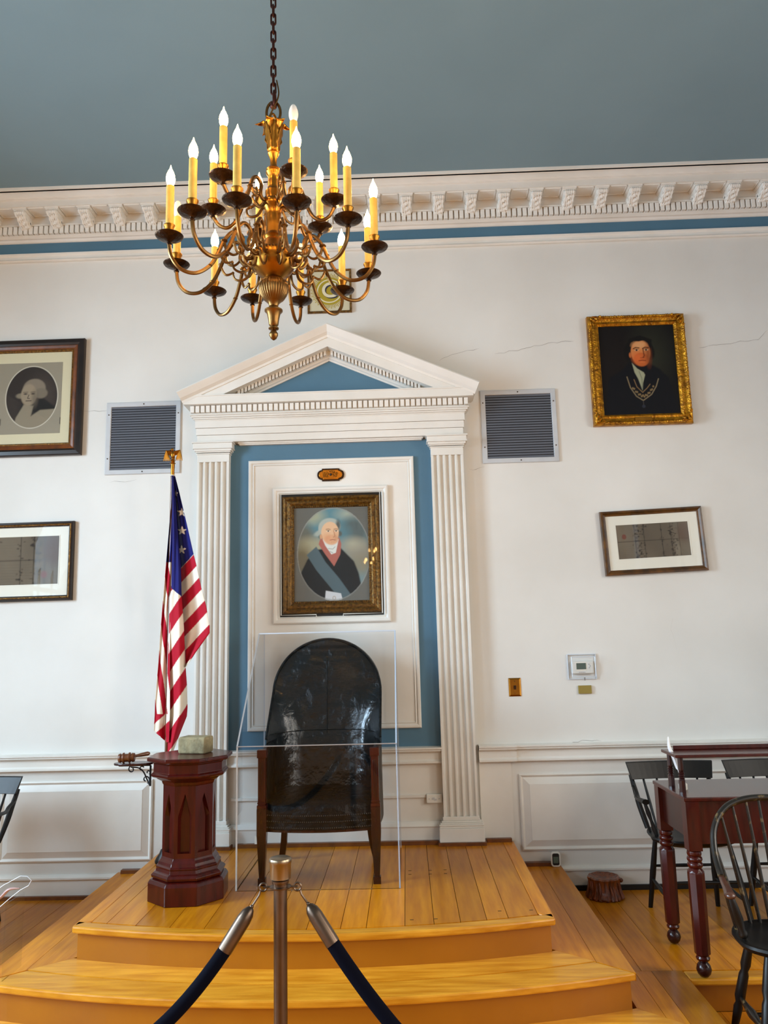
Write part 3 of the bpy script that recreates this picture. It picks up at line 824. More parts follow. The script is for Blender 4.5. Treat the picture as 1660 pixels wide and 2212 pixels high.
c.img[out] = np.array(lin((108, 106, 100))[:3]); c.img[ring] = c.img[ring] * .4 + np.array(lin((150, 148, 142))[:3]) * .6
c.put('painting', fx0 + .075, fx1 - .075, fz1 - .075, -.036, t)
b = MB(); b.box(-.790, -.137, -.0665, -.064, 1.652, 2.446); g = b.build('glass', 'glassp', t)
g.rotation_euler = (0, 0, 0)
b = MB()
q = [(-.56, 1.652), (-.56, 1.664), (-.783, 1.664), (-.783, 2.440), (-.143, 2.440), (-.143, 1.664), (-.39, 1.664), (-.39, 1.652)]
b.tube([(x, -.060, z) for x, z in q], .0035, 6); b.build('glazing_trim', 'white', t)

# --- gilt portrait on the right
t = thing('gilt_portrait', 'dark oil portrait of a man in black in ornate gilt frame, upper right', 'painting', (1.594, 0, 2.84))
x0, x1, z0, z1 = 1.27, 1.913, 2.84, 3.597
for nm, pr in (('outer_frame', [(0, 0), (0, -.03), (.006, -.042), (.016, -.048), (.024, -.040)]), ('inner_frame', [(.024, -.04), (.030, -.036), (.045, -.032), (.058, -.036), (.066, -.030), (.072, -.026), (.074, -.02)])):
    frame(t, x0, x1, z0, z1, pr, 'gilt', nm)
b = MB(); rr = random.Random(3)
def run(p, qv, n):
    for i in range(n):
        a = i / (n - 1); x = p[0] + (qv[0] - p[0]) * a; z = p[1] + (qv[1] - p[1]) * a
        b.ball((x + rr.uniform(-.002, .002), -.046, z + rr.uniform(-.002, .002)), .0065, 1.2, .6, 1.2, 6)
run((x0 + .013, z0 + .06), (x0 + .013, z1 - .06), 54); run((x1 - .013, z0 + .06), (x1 - .013, z1 - .06), 54); run((x0 + .06, z0 + .013), (x1 - .06, z0 + .013), 44); run((x0 + .06, z1 - .013), (x1 - .06, z1 - .013), 44)
tag(b.build('running_ornament', 'gilt', t), kind='stuff')
for sx, xx in ((1, x0), (-1, x1)):
    for sz, zz in ((1, z0), (-1, z1)):
        b = MB()
        for (dx, dz, a, L_) in ((.02, .02, .785, .05), (.03, .012, .2, .055), (.012, .03, 1.37, .055), (.045, .02, .5, .035), (.02, .045, 1.07, .035), (.07, .012, .1, .03), (.012, .07, 1.47, .03)):
            p = Vector((xx + sx * dx, -.048, zz + sz * dz)); e = p + Vector((sx * cos(a) * L_, 0, sz * sin(a) * L_))
            b.tube([p, p.lerp(e, .5) + Vector((0, -.006, 0)), e], [.005, .009, .002], 6)
        b.ball((xx + sx * .028, -.05, zz + sz * .028), .012, 1, .7, 1, 8)
        b.build('corner_ornament', 'gilt', t, smooth=True)
ix0, ix1, iz0, iz1 = x0 + .072, x1 - .072, z0 + .072, z1 - .072
W = ix1 - ix0; asp = (iz1 - iz0) / W
c = Canvas(170, asp, (14, 12, 12))
c.ell(.66, .42, .22, .36, (40, 42, 30), .3, .8); c.ell(.2, .5, .3, .4, (24, 16, 14), .4, .6)
c.poly([(.10, .72), (.30, .60), (.38, .50), (.60, .50), (.78, .62), (.88, .74), (1.0, 1.3), (0, 1.3)], (9, 10, 16), .03)
c.ell(.53, .34, .18, .19, (12, 10, 9), .02); c.ell(.38, .38, .06, .12, (12, 10, 9), .03); c.ell(.68, .38, .045, .09, (14, 11, 9), .02)
c.ell(.54, .375, .128, .165, (196, 120, 66), .015); c.ell(.545, .475, .10, .095, (180, 92, 42), .02); c.ell(.53, .27, .09, .05, (202, 146, 96), .05); c.ell(.49, .45, .06, .07, (204, 98, 46), .07, .8)
c.ell(.64, .41, .035, .13, (120, 58, 26), .05, .8); c.ell(.40, .41, .015, .035, (176, 96, 50), .01)
c.poly([(.39, .30), (.42, .235), (.46, .215), (.53, .222), (.60, .205), (.645, .25), (.68, .34), (.70, .2), (.55, .14), (.40, .18), (.36, .3)], (12, 10, 9), .012)
for ex in (.49, .615):
    c.ell(ex, .342, .030, .012, (196, 160, 122), .008); c.ell(ex, .343, .013, .012, (28, 18, 12), .006); c.line([(ex - .045, .322), (ex - .01, .305), (ex + .035, .313)], .012, (52, 28, 14)); c.line([(ex - .03, .331), (ex, .326), (ex + .028, .331)], .006, (80, 42, 22))
c.line([(.575, .33), (.585, .425), (.57, .447)], .016, (92, 40, 18), .9, .012); c.line([(.535, .452), (.585, .452)], .010, (120, 52, 26), .8); c.line([(.51, .492), (.555, .485), (.60, .492)], .010, (104, 36, 22)); c.line([(.53, .515), (.58, .515)], .014, (196, 110, 62), .6)
c.poly([(.415, .52), (.44, .65), (.48, .74), (.525, .90), (.54, .80), (.575, .69), (.56, .655), (.48, .60)], (150, 152, 124), .012); c.line([(.50, .64), (.53, .74), (.525, .86)], .012, (108, 110, 88), .8)
c.line([(.335, .71), (.37, .86), (.44, .98), (.525, 1.04), (.64, .96), (.71, .85), (.745, .75)], .014, (120, 106, 80)); c.line([(.425, .75), (.455, .85), (.525, .93), (.59, .87), (.63, .82)], .011, (122, 96, 64))
for i in range(16): a = i / 15; c.ell(.40 + a * .27, .86 + .12 * sin(a * pi) + .008 * (-1) ** i, .012, .014, (120, 100, 68), .008)
c.ell(.525, 1.12, .022, .022, (40, 44, 54), .01); c.line([(.525, 1.04), (.525, 1.10)], .006, (70, 66, 60))
c.put('painting', ix0, ix1, iz1, -.021, t)
MB().box(1.535, 1.645, -.042, -.036, 2.845, 2.89).build('name_plate', 'brass', t)

# --- two framed documents
def document(label, x0, x1, z0, z1, ma, ins, fr, deg, gx=None, seed=2, fw=.033, seal=(.1, .35)):
    t = thing('framed_document', label, 'picture', ((x0 + x1) / 2, 0, (z0 + z1) / 2))
    frame(t, x0, x1, z0, z1, [(0, 0), (0, -.022), (.004, -.028), (fw * .4, -.030), (fw * .7, -.022), (fw, -.018), (fw, -.012)], fr)
    if gx: frame(t, x0 + fw * .45, x1 - fw * .45, z0 + fw * .45, z1 - fw * .45, [(0, -.028), (.003, -.031), (.010, -.028), (.012, -.022)], gx, 'gilt_edge')
    MB().box(x0 + fw, x1 - fw, -.0145, -.012, z0 + fw, z1 - fw).build('mat_board', ma, t)
    a, c_, d, e = ins
    b = MB(); b.ring(a - .005, c_ + .005, d - .005, e + .005, [(0, -.0145), (0, -.0165), (.005, -.0152)]); b.build('mat_bevel', 'mat', t)
    W = c_ - a; cv = Canvas(150, (e - d) / W, (104, 92, 76)); H = (e - d) / W
    cv.noise(.28, .8, .5, seed)
    for q in (.0, .25, .375, .62, .75, .86): cv.line([(q, 0), (q + .004, H)], .006, (30, 22, 18), .95, .012)
    cv.line([(0, H * .5), (1, H * .49)], .006, (28, 20, 16), .95, .01)
    r = random.Random(seed)
    for _ in range(150):
        q = r.choice((.25, .31, .375, .62, .75, .8)) + r.gauss(0, .018); cv.ell(q, r.uniform(0, H), r.uniform(.004, .014), r.uniform(.003, .012), (36, 26, 20), .01, .8)
    for q in range(16): yy = H * (.06 + q * .058); cv.line([(.06, yy), (.94, yy)], .0035, (84, 74, 62), .35, .006)
    cv.ell(.94, H * .3, .09, H * .3, (84, 58, 44), .06, .7); cv.ell(seal[0], H * seal[1], .03, .035, (112, 58, 46), .01, .9)
    cv.put('document', a, c_, e, -.0150, t, 'print')
    MB().box(x0 + fw * .9, x1 - fw * .9, -.0205, -.0185, z0 + fw * .9, z1 - fw * .9).build('glass', 'glassp', t)
    tilt(t, deg); return t
document('small tilted framed brown document hanging on the right below the gilt portrait', 1.272, 1.92, 1.870, 2.283, 'mat', (1.367, 1.824, 1.972, 2.190), 'docframe', -1.9, None, 4)
document('framed brown document in white mat at the left edge, dark and gold frame', -3.0, -2.143, 1.797, 2.312, 'mat', (-2.9, -2.24, 1.905, 2.218), 'blackwood', -.3, 'gilt_d', 9, .034, (.86, .8))

# --- oval print, top left
t = thing('framed_print', 'large black and brown frame with oval bust print at the upper left edge', 'picture', (-2.5, 0, 2.76))
x0, x1, z0, z1 = -2.93, -2.121, 2.757, 3.568
frame(t, x0, x1, z0, z1, [(0, 0), (0, -.03), (.006, -.038), (.03, -.04), (.044, -.032)], 'blackwood', 'outer_frame')
frame(t, x0, x1, z0, z1, [(.044, -.032), (.05, -.036), (.066, -.032), (.074, -.026)], 'walnut', 'inner_frame')
frame(t, x0, x1, z0, z1, [(.074, -.026), (.079, -.028), (.086, -.022), (.088, -.014)], 'gilt_d', 'gilt_edge')
MB().box(x0 + .085, x1 - .085, -.0145, -.012, z0 + .085, z1 - .085).build('mat_board', 'matcream', t)
px0, px1, pz0, pz1 = -2.78, -2.27, 2.912, 3.409; W = px1 - px0; H = (pz1 - pz0) / W
c = Canvas(170, H, (150, 140, 122))
ox, oy = (-2.473 + 2.78) / W, (3.409 - 3.168) / W; rx, ry = .174 / W, .213 / W
c.ell(ox, oy, rx + .012, ry + .012, (206, 196, 178)); c.ell(ox, oy, rx, ry, (50, 42, 38)); sv = c.img.copy(); m_in = ((c.u - ox) / rx) ** 2 + ((c.v - oy) / ry) ** 2 < 1
c.ell(ox + .12, oy - .05, .2, .25, (66, 56, 50), .15); c.poly([(ox - .22, oy + .5), (ox - .16, oy + .14), (ox - .1, oy + .02), (ox + .16, oy + .02), (ox + .34, oy + .16), (ox + .36, oy + .5)], (34, 30, 28), .03)
c.poly([(ox - .10, oy + .10), (ox - .20, oy + .28), (ox - .24, oy + .5), (ox + .4, oy + .5), (ox + .32, oy + .17), (ox + .12, oy + .18), (ox, oy + .26), (ox + .03, oy + .12)], (140, 128, 108), .02)
c.ell(ox + .03, oy - .12, .15, .13, (132, 118, 102), .02); c.ell(ox + .12, oy - .05, .09, .07, (120, 108, 92), .02); c.ell(ox - .15, oy - .02, .06, .035, (128, 116, 98), .02)
c.ell(ox - .04, oy - .03, .105, .15, (150, 134, 112), .02); c.ell(ox + .04, oy + .02, .04, .1, (104, 92, 78), .05, .7)
for ex in (-.085, .015): c.ell(ox + ex, oy - .045, .024, .01, (56, 46, 40), .012); c.line([(ox + ex - .03, oy - .068), (ox + ex + .03, oy - .07)], .008, (90, 76, 62))
c.line([(ox - .04, oy - .03), (ox - .055, oy + .015), (ox - .03, oy + .02)], .01, (70, 58, 50)); c.line([(ox - .075, oy + .05), (ox - .005, oy + .05)], .01, (56, 44, 38))
c.img[~m_in] = sv[~m_in]
for gx in (ox - .43, ox + .42):
    c.poly([(gx - .035, H * .78), (gx + .035, H * .78), (gx + .035, H * .87), (gx, H * .9), (gx - .035, H * .87)], (92, 84, 74), .006); c.ell(gx, H * .82, .018, .02, (168, 158, 140), .006)
c.put('print', px0, px1, pz1, -.0150, t, 'print')
MB().box(x0 + .08, x1 - .08, -.0215, -.0195, z0 + .08, z1 - .08).build('glass', 'glassp', t)

# --- emblem with the letter G
t = thing('emblem_panel', 'square gilt-framed panel with letter G in a sunburst, behind the chandelier', 'sign', (-.452, 0, 3.695))
x0, x1, z0, z1 = -.605, -.303, 3.697, 4.012
frame(t, x0, x1, z0, z1, [(0, 0), (0, -.014), (.005, -.020), (.012, -.016), (.015, -.010)], 'gilt_d')
MB().box(x0 + .012, x1 - .012, -.009, 0, z0 + .012, z1 - .012).build('panel', mat('emblem_ground', (198, 190, 160), .6), t)
cxg, czg = (x0 + x1) / 2, (z0 + z1) / 2; eg = mat('emblem_gold', (164, 144, 34), .5); en = mat('emblem_navy', (30, 38, 66), .5); ec = mat('emblem_cream', (214, 206, 176), .6)
b = MB()
for k in range(64):
    a = 2 * pi * k / 64; r0, r1 = .094, (.128 if k % 2 else .12); w2 = .022
    b.add([(cxg + r0 * cos(a - w2), -.0095, czg + r0 * sin(a - w2)), (cxg + r1 * cos(a - w2 * .9), -.0095, czg + r1 * sin(a - w2 * .9)), (cxg + r1 * cos(a + w2 * .9), -.0095, czg + r1 * sin(a + w2 * .9)), (cxg + r0 * cos(a + w2), -.0095, czg + r0 * sin(a + w2))], [(0, 1, 2, 3)])
tag(b.build('sun_rays', eg, t), kind='stuff')
def disc(r, y, m, nm, r_in=0):
    b = MB(); n = 48
    vs = [(cxg + r * cos(2 * pi * k / n), y, czg + r * sin(2 * pi * k / n)) for k in range(n)]
    if r_in:
        vs += [(cxg + r_in * cos(2 * pi * k / n), y, czg + r_in * sin(2 * pi * k / n)) for k in range(n)]
        b.add(vs, [(k, (k + 1) % n, n + (k + 1) % n, n + k) for k in range(n)])
    else: b.add(vs, [tuple(range(n))])
    b.build(nm, m, t)
disc(.100, -.0098, eg, 'gold_disc'); disc(.086, -.0102, ec, 'cream_ring', .078)
def letter(dx, dz, y, m, nm):
    cu = bpy.data.curves.new(nm, 'FONT'); cu.body = 'G'; cu.size = .150; cu.extrude = .0012; cu.offset = .0025; cu.align_x = 'CENTER'; cu.align_y = 'CENTER'
    tmp = bpy.data.objects.new(nm, cu); COL.objects.link(tmp); bpy.context.view_layer.update()
    me = bpy.data.meshes.new_from_object(tmp.evaluated_get(bpy.context.evaluated_depsgraph_get())); bpy.data.objects.remove(tmp)
    me.materials.clear(); me.materials.append(m)
    o = bpy.data.objects.new(nm, me); COL.objects.link(o); o.parent = t
    L0 = t.location; o.location = (cxg + dx - L0.x, y - L0.y, czg + dz - L0.z); o.rotation_euler = (pi / 2, 0, 0)
letter(.007, -.006, -.0118, en, 'letter_shadow'); letter(0, 0, -.0145, ec, 'letter')

# --- brass ornament above the portrait
t = thing('brass_ornament', 'small brass lobed plate with a dark keyhole above the centre portrait', 'ornament', (-.46, -.03, 2.567))
def lobed(w_, h_):
    q = [(1.0, 0), (.98, .3), (.90, .58), (.76, .74), (.66, .78), (.64, 1.0), (.3, 1.0), (0, 1.0)]
    pts = q + [(-x, z) for x, z in q[::-1][1:]]; pts = pts + [(x, -z) for x, z in pts[::-1][1:-1]]
    return [(-.46 + x * w_, 2.567 + z * h_) for x, z in pts]
MB().prism_y(lobed(.088, .042), -.036, -.029).build('backplate', 'bronze', t)
MB().prism_y(lobed(.076, .032), -.041, -.036).build('plate', 'brass', t, bevel=.002)
b = MB(); rr = random.Random(8)
for k in range(22):
    a = rr.uniform(0, 2 * pi); q = rr.uniform(.3, .95); b.ball((-.46 + .062 * q * cos(a), -.041, 2.567 + .023 * q * sin(a)), .007, 1.3, .7, 1, 6)
b.build('relief', 'brass', t, smooth=True)
b = MB(); b.ball((-.46, -.043, 2.567), .008, 1, .6, 1, 8); b.build('keyhole', 'black', t)

# --- wall devices
t = thing('light_switch', 'polished brass switch plate beside the right pilaster', 'switch', (.669, 0, 1.13))
b = MB(); b.ring(.631, .707, 1.130, 1.242, [(0, 0), (0, -.003), (.01, -.007), (.038, -.007)]); b.build('plate', 'brass', t)
MB().box(.661, .677, -.013, -.006, 1.172, 1.196).build('toggle', 'bronze', t, bevel=.002)
for z in (1.15, 1.222):
    b = MB(); b.ball((.669, -.007, z), .004, 1, .5, 1, 8); b.build('screw', 'brass_d', t)
t = thing('thermostat', 'white digital thermostat with grey screen on the right wall', 'thermostat', (1.09, 0, 1.24))
MB().box(1.025, 1.160, -.028, 0, 1.258, 1.336).build('body', 'plastic', t, bevel=.008, bseg=3)
MB().box(1.049, 1.116, -.0295, -.027, 1.278, 1.328).build('bezel', 'mat', t, bevel=.001)
MB().box(1.053, 1.112, -.0305, -.029, 1.286, 1.324).build('screen', 'lcd', t)
for k in range(4):
    MB().box(1.066 + k * .011, 1.074 + k * .011, -.0305, -.0275, 1.266, 1.271).build('button', 'grey', t, bevel=.001)
for (x, z) in ((1.130, 1.316), (1.138, 1.306), (1.130, 1.296)):
    b = MB(); b.ball((x, -.028, z), .0045, 1, .5, 1, 8); b.build('button', 'grey', t)
t = thing('thermostat_guard', 'clear plastic guard box over the thermostat', 'guard', (1.09, 0, 1.226))
gx0, gx1, gz0, gz1 = 1.004, 1.180, 1.226, 1.378
b = MB(); b.ring(gx0, gx1, gz0, gz1, [(0, 0), (0, -.008), (.008, -.010), (.012, -.05), (.016, -.055)]); b.add([(gx0 + .016, -.055, gz0 + .016), (gx1 - .016, -.055, gz0 + .016), (gx1 - .016, -.055, gz1 - .016), (gx0 + .016, -.055, gz1 - .016)], [(0, 1, 2, 3)])
b.build('cover', 'acr', t)
b = MB(); b.ring(gx0 + .014, gx1 - .014, gz0 + .014, gz1 - .014, [(0, -.0545), (.002, -.0562), (.004, -.0545)]); b.build('cover_edge', 'acr_e', t)
b = MB(); b.ring(gx0 - .001, gx1 + .001, gz0 - .001, gz1 + .001, [(0, -.001), (0, -.009), (.004, -.009)]); b.build('flange_edge', 'acr_e', t)
b = MB(); b.tube([(1.094, -.058, gz0 + .012), (1.094, -.058, gz0 - .006)], .004, 8); b.build('lock', 'nail', t)
t = thing('wall_plaque', 'small blank brass plaque below the thermostat', 'plaque', (1.10, 0, 1.137))
MB().box(1.061, 1.142, -.012, 0, 1.137, 1.187).build('plate', mat('dull_brass', (150, 132, 66), .4, metal=.3), t, bevel=.002)
t = thing('wall_outlet', 'small ivory surface socket low on the wall right of the chair', 'outlet', (.143, -.02, .514))
MB().box(.095, .191, -.045, -.02, .514, .566).build('box', 'plastic', t, bevel=.004)
for x in (.113, .173):
    b = MB(); b.ball((x, -.045, .54), .004, 1, .4, 1, 8); b.build('screw', 'grey', t)
b = MB(); b.box(.130, .146, -.047, -.044, .534, .548); b.box(.142, .158, -.048, -.045, .530, .540); b.build('socket_face', 'grey', t)
t = thing('cable_duct', 'thin white surface duct running to the socket behind the case', 'duct', (-.3, -.02, .55))
MB().box(-1.1, .095, -.034, -.02, .545, .562).build('duct', 'white', t, bevel=.002)
tag(t)
t = thing('handheld_device', 'small white rounded gadget with dark screen leaning on the wall by the stage', 'gadget', (.852, -.03, Z1))
b = MB()
def rr_pts(cx, cz, hw, hh, r):
    pts = []
    for (sx, sz, a0) in ((1, 1, 0), (-1, 1, pi / 2), (-1, -1, pi), (1, -1, 3 * pi / 2)):
        for k in range(5): a = a0 + k * pi / 8; pts.append((cx + sx * (hw - r) + r * cos(a), cz + sz * (hh - r) + r * sin(a)))
    return pts
MB().prism_y(rr_pts(.852, Z1 + .042, .028, .042, .016), -.058, -.042).build('case', 'plastic', t, bevel=.003)
MB().prism_y(rr_pts(.852, Z1 + .043, .020, .033, .010), -.060, -.0575).build('front', 'black', t)
MB().box(.837, .867, -.0612, -.0598, Z1 + .022, Z1 + .058).build('screen', 'lcd', t)

# ------------------------------------------------------------------ armchair
AX = -.472
ch = thing('armchair', 'antique high arched-back armchair in cracked black leather inside the clear case', 'armchair', (AX, -.55, Z2))
def arch_half(z):      # half width of the back at height z
    if z < 1.20: return .314 - .0 * (1.2 - z)
    t = min(1, (z - 1.20) / .307); return .314 * sqrt(max(0, 1 - t * t))
def wrap_y(s, z):      # plan curve of the barrel back; s in -1..1
    lean = (z - .62) * .10
    dp = .25 * (abs(s) ** 3.2) * (1 if z < .98 else max(.10, 1 - (z - .98) / .26))
    return -.355 + lean - dp
ns, nz = 36, 46
b = MB(); vs = []; col = []
zs = [.58 + (1.507 - .58) * (1 - (1 - i / nz) ** 1.35) for i in range(nz + 1)]
for z in zs:
    hwid = arch_half(z)
    for k in range(ns + 1):
        s = -1 + 2 * k / ns; x = AX + hwid * sin(s * pi / 2) if z < 1.2 else AX + hwid * s
        if z < 1.2: x = AX + hwid * (s * .5 + .5 * sin(s * pi / 2))
        vs.append((x, wrap_y(s if z < 1.2 else s * hwid / .314, z) - .018 * (1 - s * s) * (1 if z < 1.4 else .5), z))
nf = len(vs)
for i in range(nf): x, y, z = vs[i]; vs.append((AX + (x - AX) * 1.02, y + .055, z + (.008 if z > 1.3 else 0)))
fs = []
W1 = ns + 1
for i in range(nz):
    for k in range(ns):
        a = i * W1 + k; fs.append((a, a + 1, a + W1 + 1, a + W1)); fs.append((nf + a, nf + a + W1, nf + a + W1 + 1, nf + a + 1))
for i in range(nz):
    a = i * W1; fs.append((a, a + W1, nf + a + W1, nf + a)); a += ns; fs.append((a, nf + a, nf + a + W1, a + W1))
for k in range(ns): fs.append((k, nf + k, nf + k + 1, k + 1)); a = nz * W1 + k; fs.append((a, a + 1, nf + a + 1, nf + a))
b.add(vs, fs); back = b.build('backrest', 'leather', ch, smooth=True)
# piping and nails along the arched edge
edge = []
for i in range(60):
    a = pi * i / 59; 
    edge.append((AX - .314 * cos(a), 0, 1.20 + .307 * sin(a)))
edge = [(AX - .314, 0, z) for z in (.97, 1.03, 1.09, 1.15)] + edge + [(AX + .314, 0, z) for z in (1.15, 1.09, 1.03, .97)]
pe = [(x, wrap_y((x - AX) / .314, z) - .004, z) for x, _, z in edge]
b = MB(); b.tube(pe, .0075, 6); b.build('piping', 'leather2', back)
b = MB()
for i in range(len(pe) - 1):
    for q in (0, .5):
        p = Vector(pe[i]).lerp(Vector(pe[i + 1]), q); b.ball((p.x * 1.0 + (p.x - AX) * .012, p.y + .012, p.z + (.006 if p.z > 1.2 else 0)), .0042, 1, 1, 1, 6)
tag(b.build('nailheads', 'nail', back), kind='stuff')
b = MB(); b.tube([(AX + .0, wrap_y(0, z) - .0205, z) for z in (.97, 1.1, 1.2, 1.3, 1.4)], .0022, 5)
b.tube([(AX + .31 * s / 10, wrap_y(s / 10, .99) - .019 * (1 - (s / 10) ** 2), .99) for s in range(-9, 10)], .0022, 5)
b.build('seam', 'leather2', back)
# seat
b = MB(); pts = []
n = 20
for k in range(n + 1):
    s = -1 + 2 * k / n; pts.append((AX + .29 * s, -.84 + .05 * s * s))
pts += [(AX + .30, -.6), (AX + .25, -.36), (AX, -.32), (AX - .25, -.36), (AX - .30, -.6)]
vs = []; rows = [(0.0, .545, 1.0), (0, .60, 1.0), (0, .655, 1.0), (.0, .672, .975), (0, .684, .9), (0, .694, .72), (0, .698, .4)]
cyc = -.58
for _, z, sc in rows:
    for (x, y) in pts: vs.append((AX + (x - AX) * sc, cyc + (y - cyc) * sc, z))
m_ = len(pts); fs = [tuple(range(m_))[::-1]]
for i in range(len(rows) - 1):
    for k in range(m_): fs.append((i * m_ + k, i * m_ + (k + 1) % m_, (i + 1) * m_ + (k + 1) % m_, (i + 1) * m_ + k))
fs.append(tuple(range((len(rows) - 1) * m_, len(rows) * m_)))
b.add(vs, fs); seat = b.build('seat', 'leather2', ch, smooth=True)
b = MB()
for zz in (.558, .588, .618):
    for k in range(54):
        s = -1 + 2 * k / 53; b.ball((AX + .288 * s, -.843 + .05 * s * s, zz), .0032, 1, 1, 1, 6)
tag(b.build('nailheads', 'nail', seat), kind='stuff')
# arm wings
for sg in (-1, 1):
    b = MB(); X = AX + sg * .297; q = []
    n = 12; vs = []
    for i in range(n + 1):
        a = i / n; y = -.80 + .46 * a; zt_ = .925 + .055 * a ** 2 + (.07 * max(0, a - .7) / .3)
        xx = X + sg * .012 * sin(a * pi)
        vs += [(xx - sg * .028, y, .66), (xx - sg * .030, y, zt_ - .01), (xx - sg * .012, y, zt_ + .006), (xx + sg * .010, y, zt_), (xx + sg * .014, y, .56)]
    fs = []
    for i in range(n):
        for k in range(4): fs.append((i * 5 + k, i * 5 + k + 1, i * 5 + 6 + k, i * 5 + 5 + k))
        fs.append((i * 5 + 4, i * 5, i * 5 + 5, i * 5 + 9))
    fs += [(0, 1, 2, 3, 4), (n * 5 + 4, n * 5 + 3, n * 5 + 2, n * 5 + 1, n * 5)]
    b.add(vs, fs); b.build('arm_side', 'leather2', ch, smooth=True)
    # wooden arm and post, with fluted square leg
    b = MB(); px = AX + sg * .292
    b.box(px - .024, px + .024, -.835, -.785, .905, .945); b.box(px - .019, px + .019, -.832, -.79, .60, .905); b.box(px - .024, px + .024, -.836, -.786, .655, .672); b.box(px - .022, px + .022, -.835, -.787, .678, .686)
    for q in range(3): b.box(px - .0105 + q * .009, px - .0075 + q * .009, -.836, -.83, .70, .885)
    b.build('arm_post', 'maho', ch, bevel=.003)
    b = MB(); b.box(px - .0245, px + .0245, -.838, -.788, .52, .655); 
    t0 = [(px - .024, -.838), (px + .024, -.838), (px + .024, -.788), (px - .024, -.788)]; t1 = [(px - .014, -.824), (px + .014, -.824), (px + .014, -.796), (px - .014, -.796)]
    b.add([(x, y, .52) for x, y in t0] + [(x, y, .315) for x, y in t1], [(0, 1, 5, 4), (1, 2, 6, 5), (2, 3, 7, 6), (3, 0, 4, 7), (4, 5, 6, 7)])
    for q in range(3): b.box(px - .010 + q * .008, px - .0075 + q * .008, -.838, -.83, .345, .51)
    b.box(px - .019, px + .019, -.829, -.791, Z2, .318)
    b.build('leg', 'maho_d', ch, bevel=.002)
    b = MB(); x0 = AX + sg * .235; x1 = AX + sg * .268
    P = smoothpath([(x0, -.40, .56), (x0 + sg * .006, -.39, .46), (x0 + sg * .016, -.365, .37), (x1, -.33, Z2)], 5)
    vs = []; 
    for p in P: h = .017; vs += [(p.x - h, p.y - h, p.z), (p.x + h, p.y - h, p.z), (p.x + h, p.y + h, p.z), (p.x - h, p.y + h, p.z)]
    fs = [(3, 2, 1, 0)] + [(i * 4 + k, i * 4 + (k + 1) % 4, i * 4 + 4 + (k + 1) % 4, i * 4 + 4 + k) for i in range(len(P) - 1) for k in range(4)] + [tuple(range(len(vs) - 4, len(vs)))]
    b.add(vs, fs); b.build('leg', 'maho_d', ch, bevel=.002)
b = MB(); b.prism(pts, .535, .549); b.build('seat_rail', 'maho_d', ch)

# ------------------------------------------------------------------ clear case
cs = thing('display_case', 'clear acrylic display case with sloping front over the black armchair', 'display case', (AX, -.5, Z2))
cx0, cx1, yf, yt, yb = -.880, -.062, -.905, -.30, -.13
zf_, ztp = .975, 1.553; T = .007
def slab(p, nrm, T, name):     # polygon p extruded by nrm*T, faces clear, edges frosted
    b = MB(); n = len(p); nv = Vector(nrm).normalized() * T
    vs = [tuple(q) for q in p] + [tuple(Vector(q) + nv) for q in p]
    b.add(vs, [tuple(range(n)), tuple(range(n, 2 * n))[::-1]], 0)
    b.f += [(i, n + i, n + (i + 1) % n, (i + 1) % n) for i in range(n)]; b.m += [1] * n
    return b.build(name, ['acr', 'acr_e'], cs)
slab([(cx0, yf, Z2), (cx1, yf, Z2), (cx1, yf, zf_), (cx0, yf, zf_)], (0, 1, 0), T, 'front_panel')
slab([(cx0, yf, zf_), (cx1, yf, zf_), (cx1 , yt, ztp), (cx0 , yt, ztp)], (0, .7, -.7), T, 'sloping_panel')
slab([(cx0, yt, ztp), (cx1, yt, ztp), (cx1, yb, ztp), (cx0, yb, ztp)], (0, 0, -1), T, 'top_panel')
for xx, sg in ((cx0, 1), (cx1 - T, 1)):
    slab([(xx, yf + T, Z2), (xx, yf + T, zf_), (xx, yt, ztp - T), (xx, yb, ztp - T), (xx, yb, Z2)], (1, 0, 0), T, 'side_panel')
MB().box(cx0 + .028, cx0 + .046, yf + .35, yf + .353, .42, .46).build('sticker', 'mat', cs)

# ------------------------------------------------------------------ octagonal pedestal, stone, gavel
LX, LY = -1.10, -.953; PH = pi / 8 + radians(4)
pd = thing('pedestal', 'dark red mahogany octagonal pedestal with pointed-arch panels at the stage left', 'pedestal', (LX, LY, Z2))
def octl(b, prof, mi=0): b.lathe(prof, 8, (LX, LY, 0), mi, phase=PH)
b = MB(); octl(b, [(.196, Z2), (.196, Z2 + .085), (.186, Z2 + .10), (.165, Z2 + .106)]); b.build('plinth', 'maho', pd, bevel=.004)
b = MB(); octl(b, [(.150, Z2 + .10), (.178, Z2 + .108), (.182, Z2 + .120), (.172, Z2 + .130), (.160, Z2 + .136), (.157, Z2 + .15), (.160, Z2 + .158), (.150, Z2 + .165), (.146, Z2 + .178), (.136, Z2 + .19), (.131, Z2 + .20)]); b.build('base_moulding', 'maho', pd, bevel=.002)
R = .131; zA, zB = Z2 + .19, .815; core = .095
b = MB(); octl(b, [(core, zA), (core, zB)]); b.build('shaft_core', 'maho_d', pd)
half = R * sin(pi / 8); ap = R * cos(pi / 8)
shape = [(-.026, zA + .03), (.026, zA + .03), (.026, .665), (0, .755), (-.026, .665)]
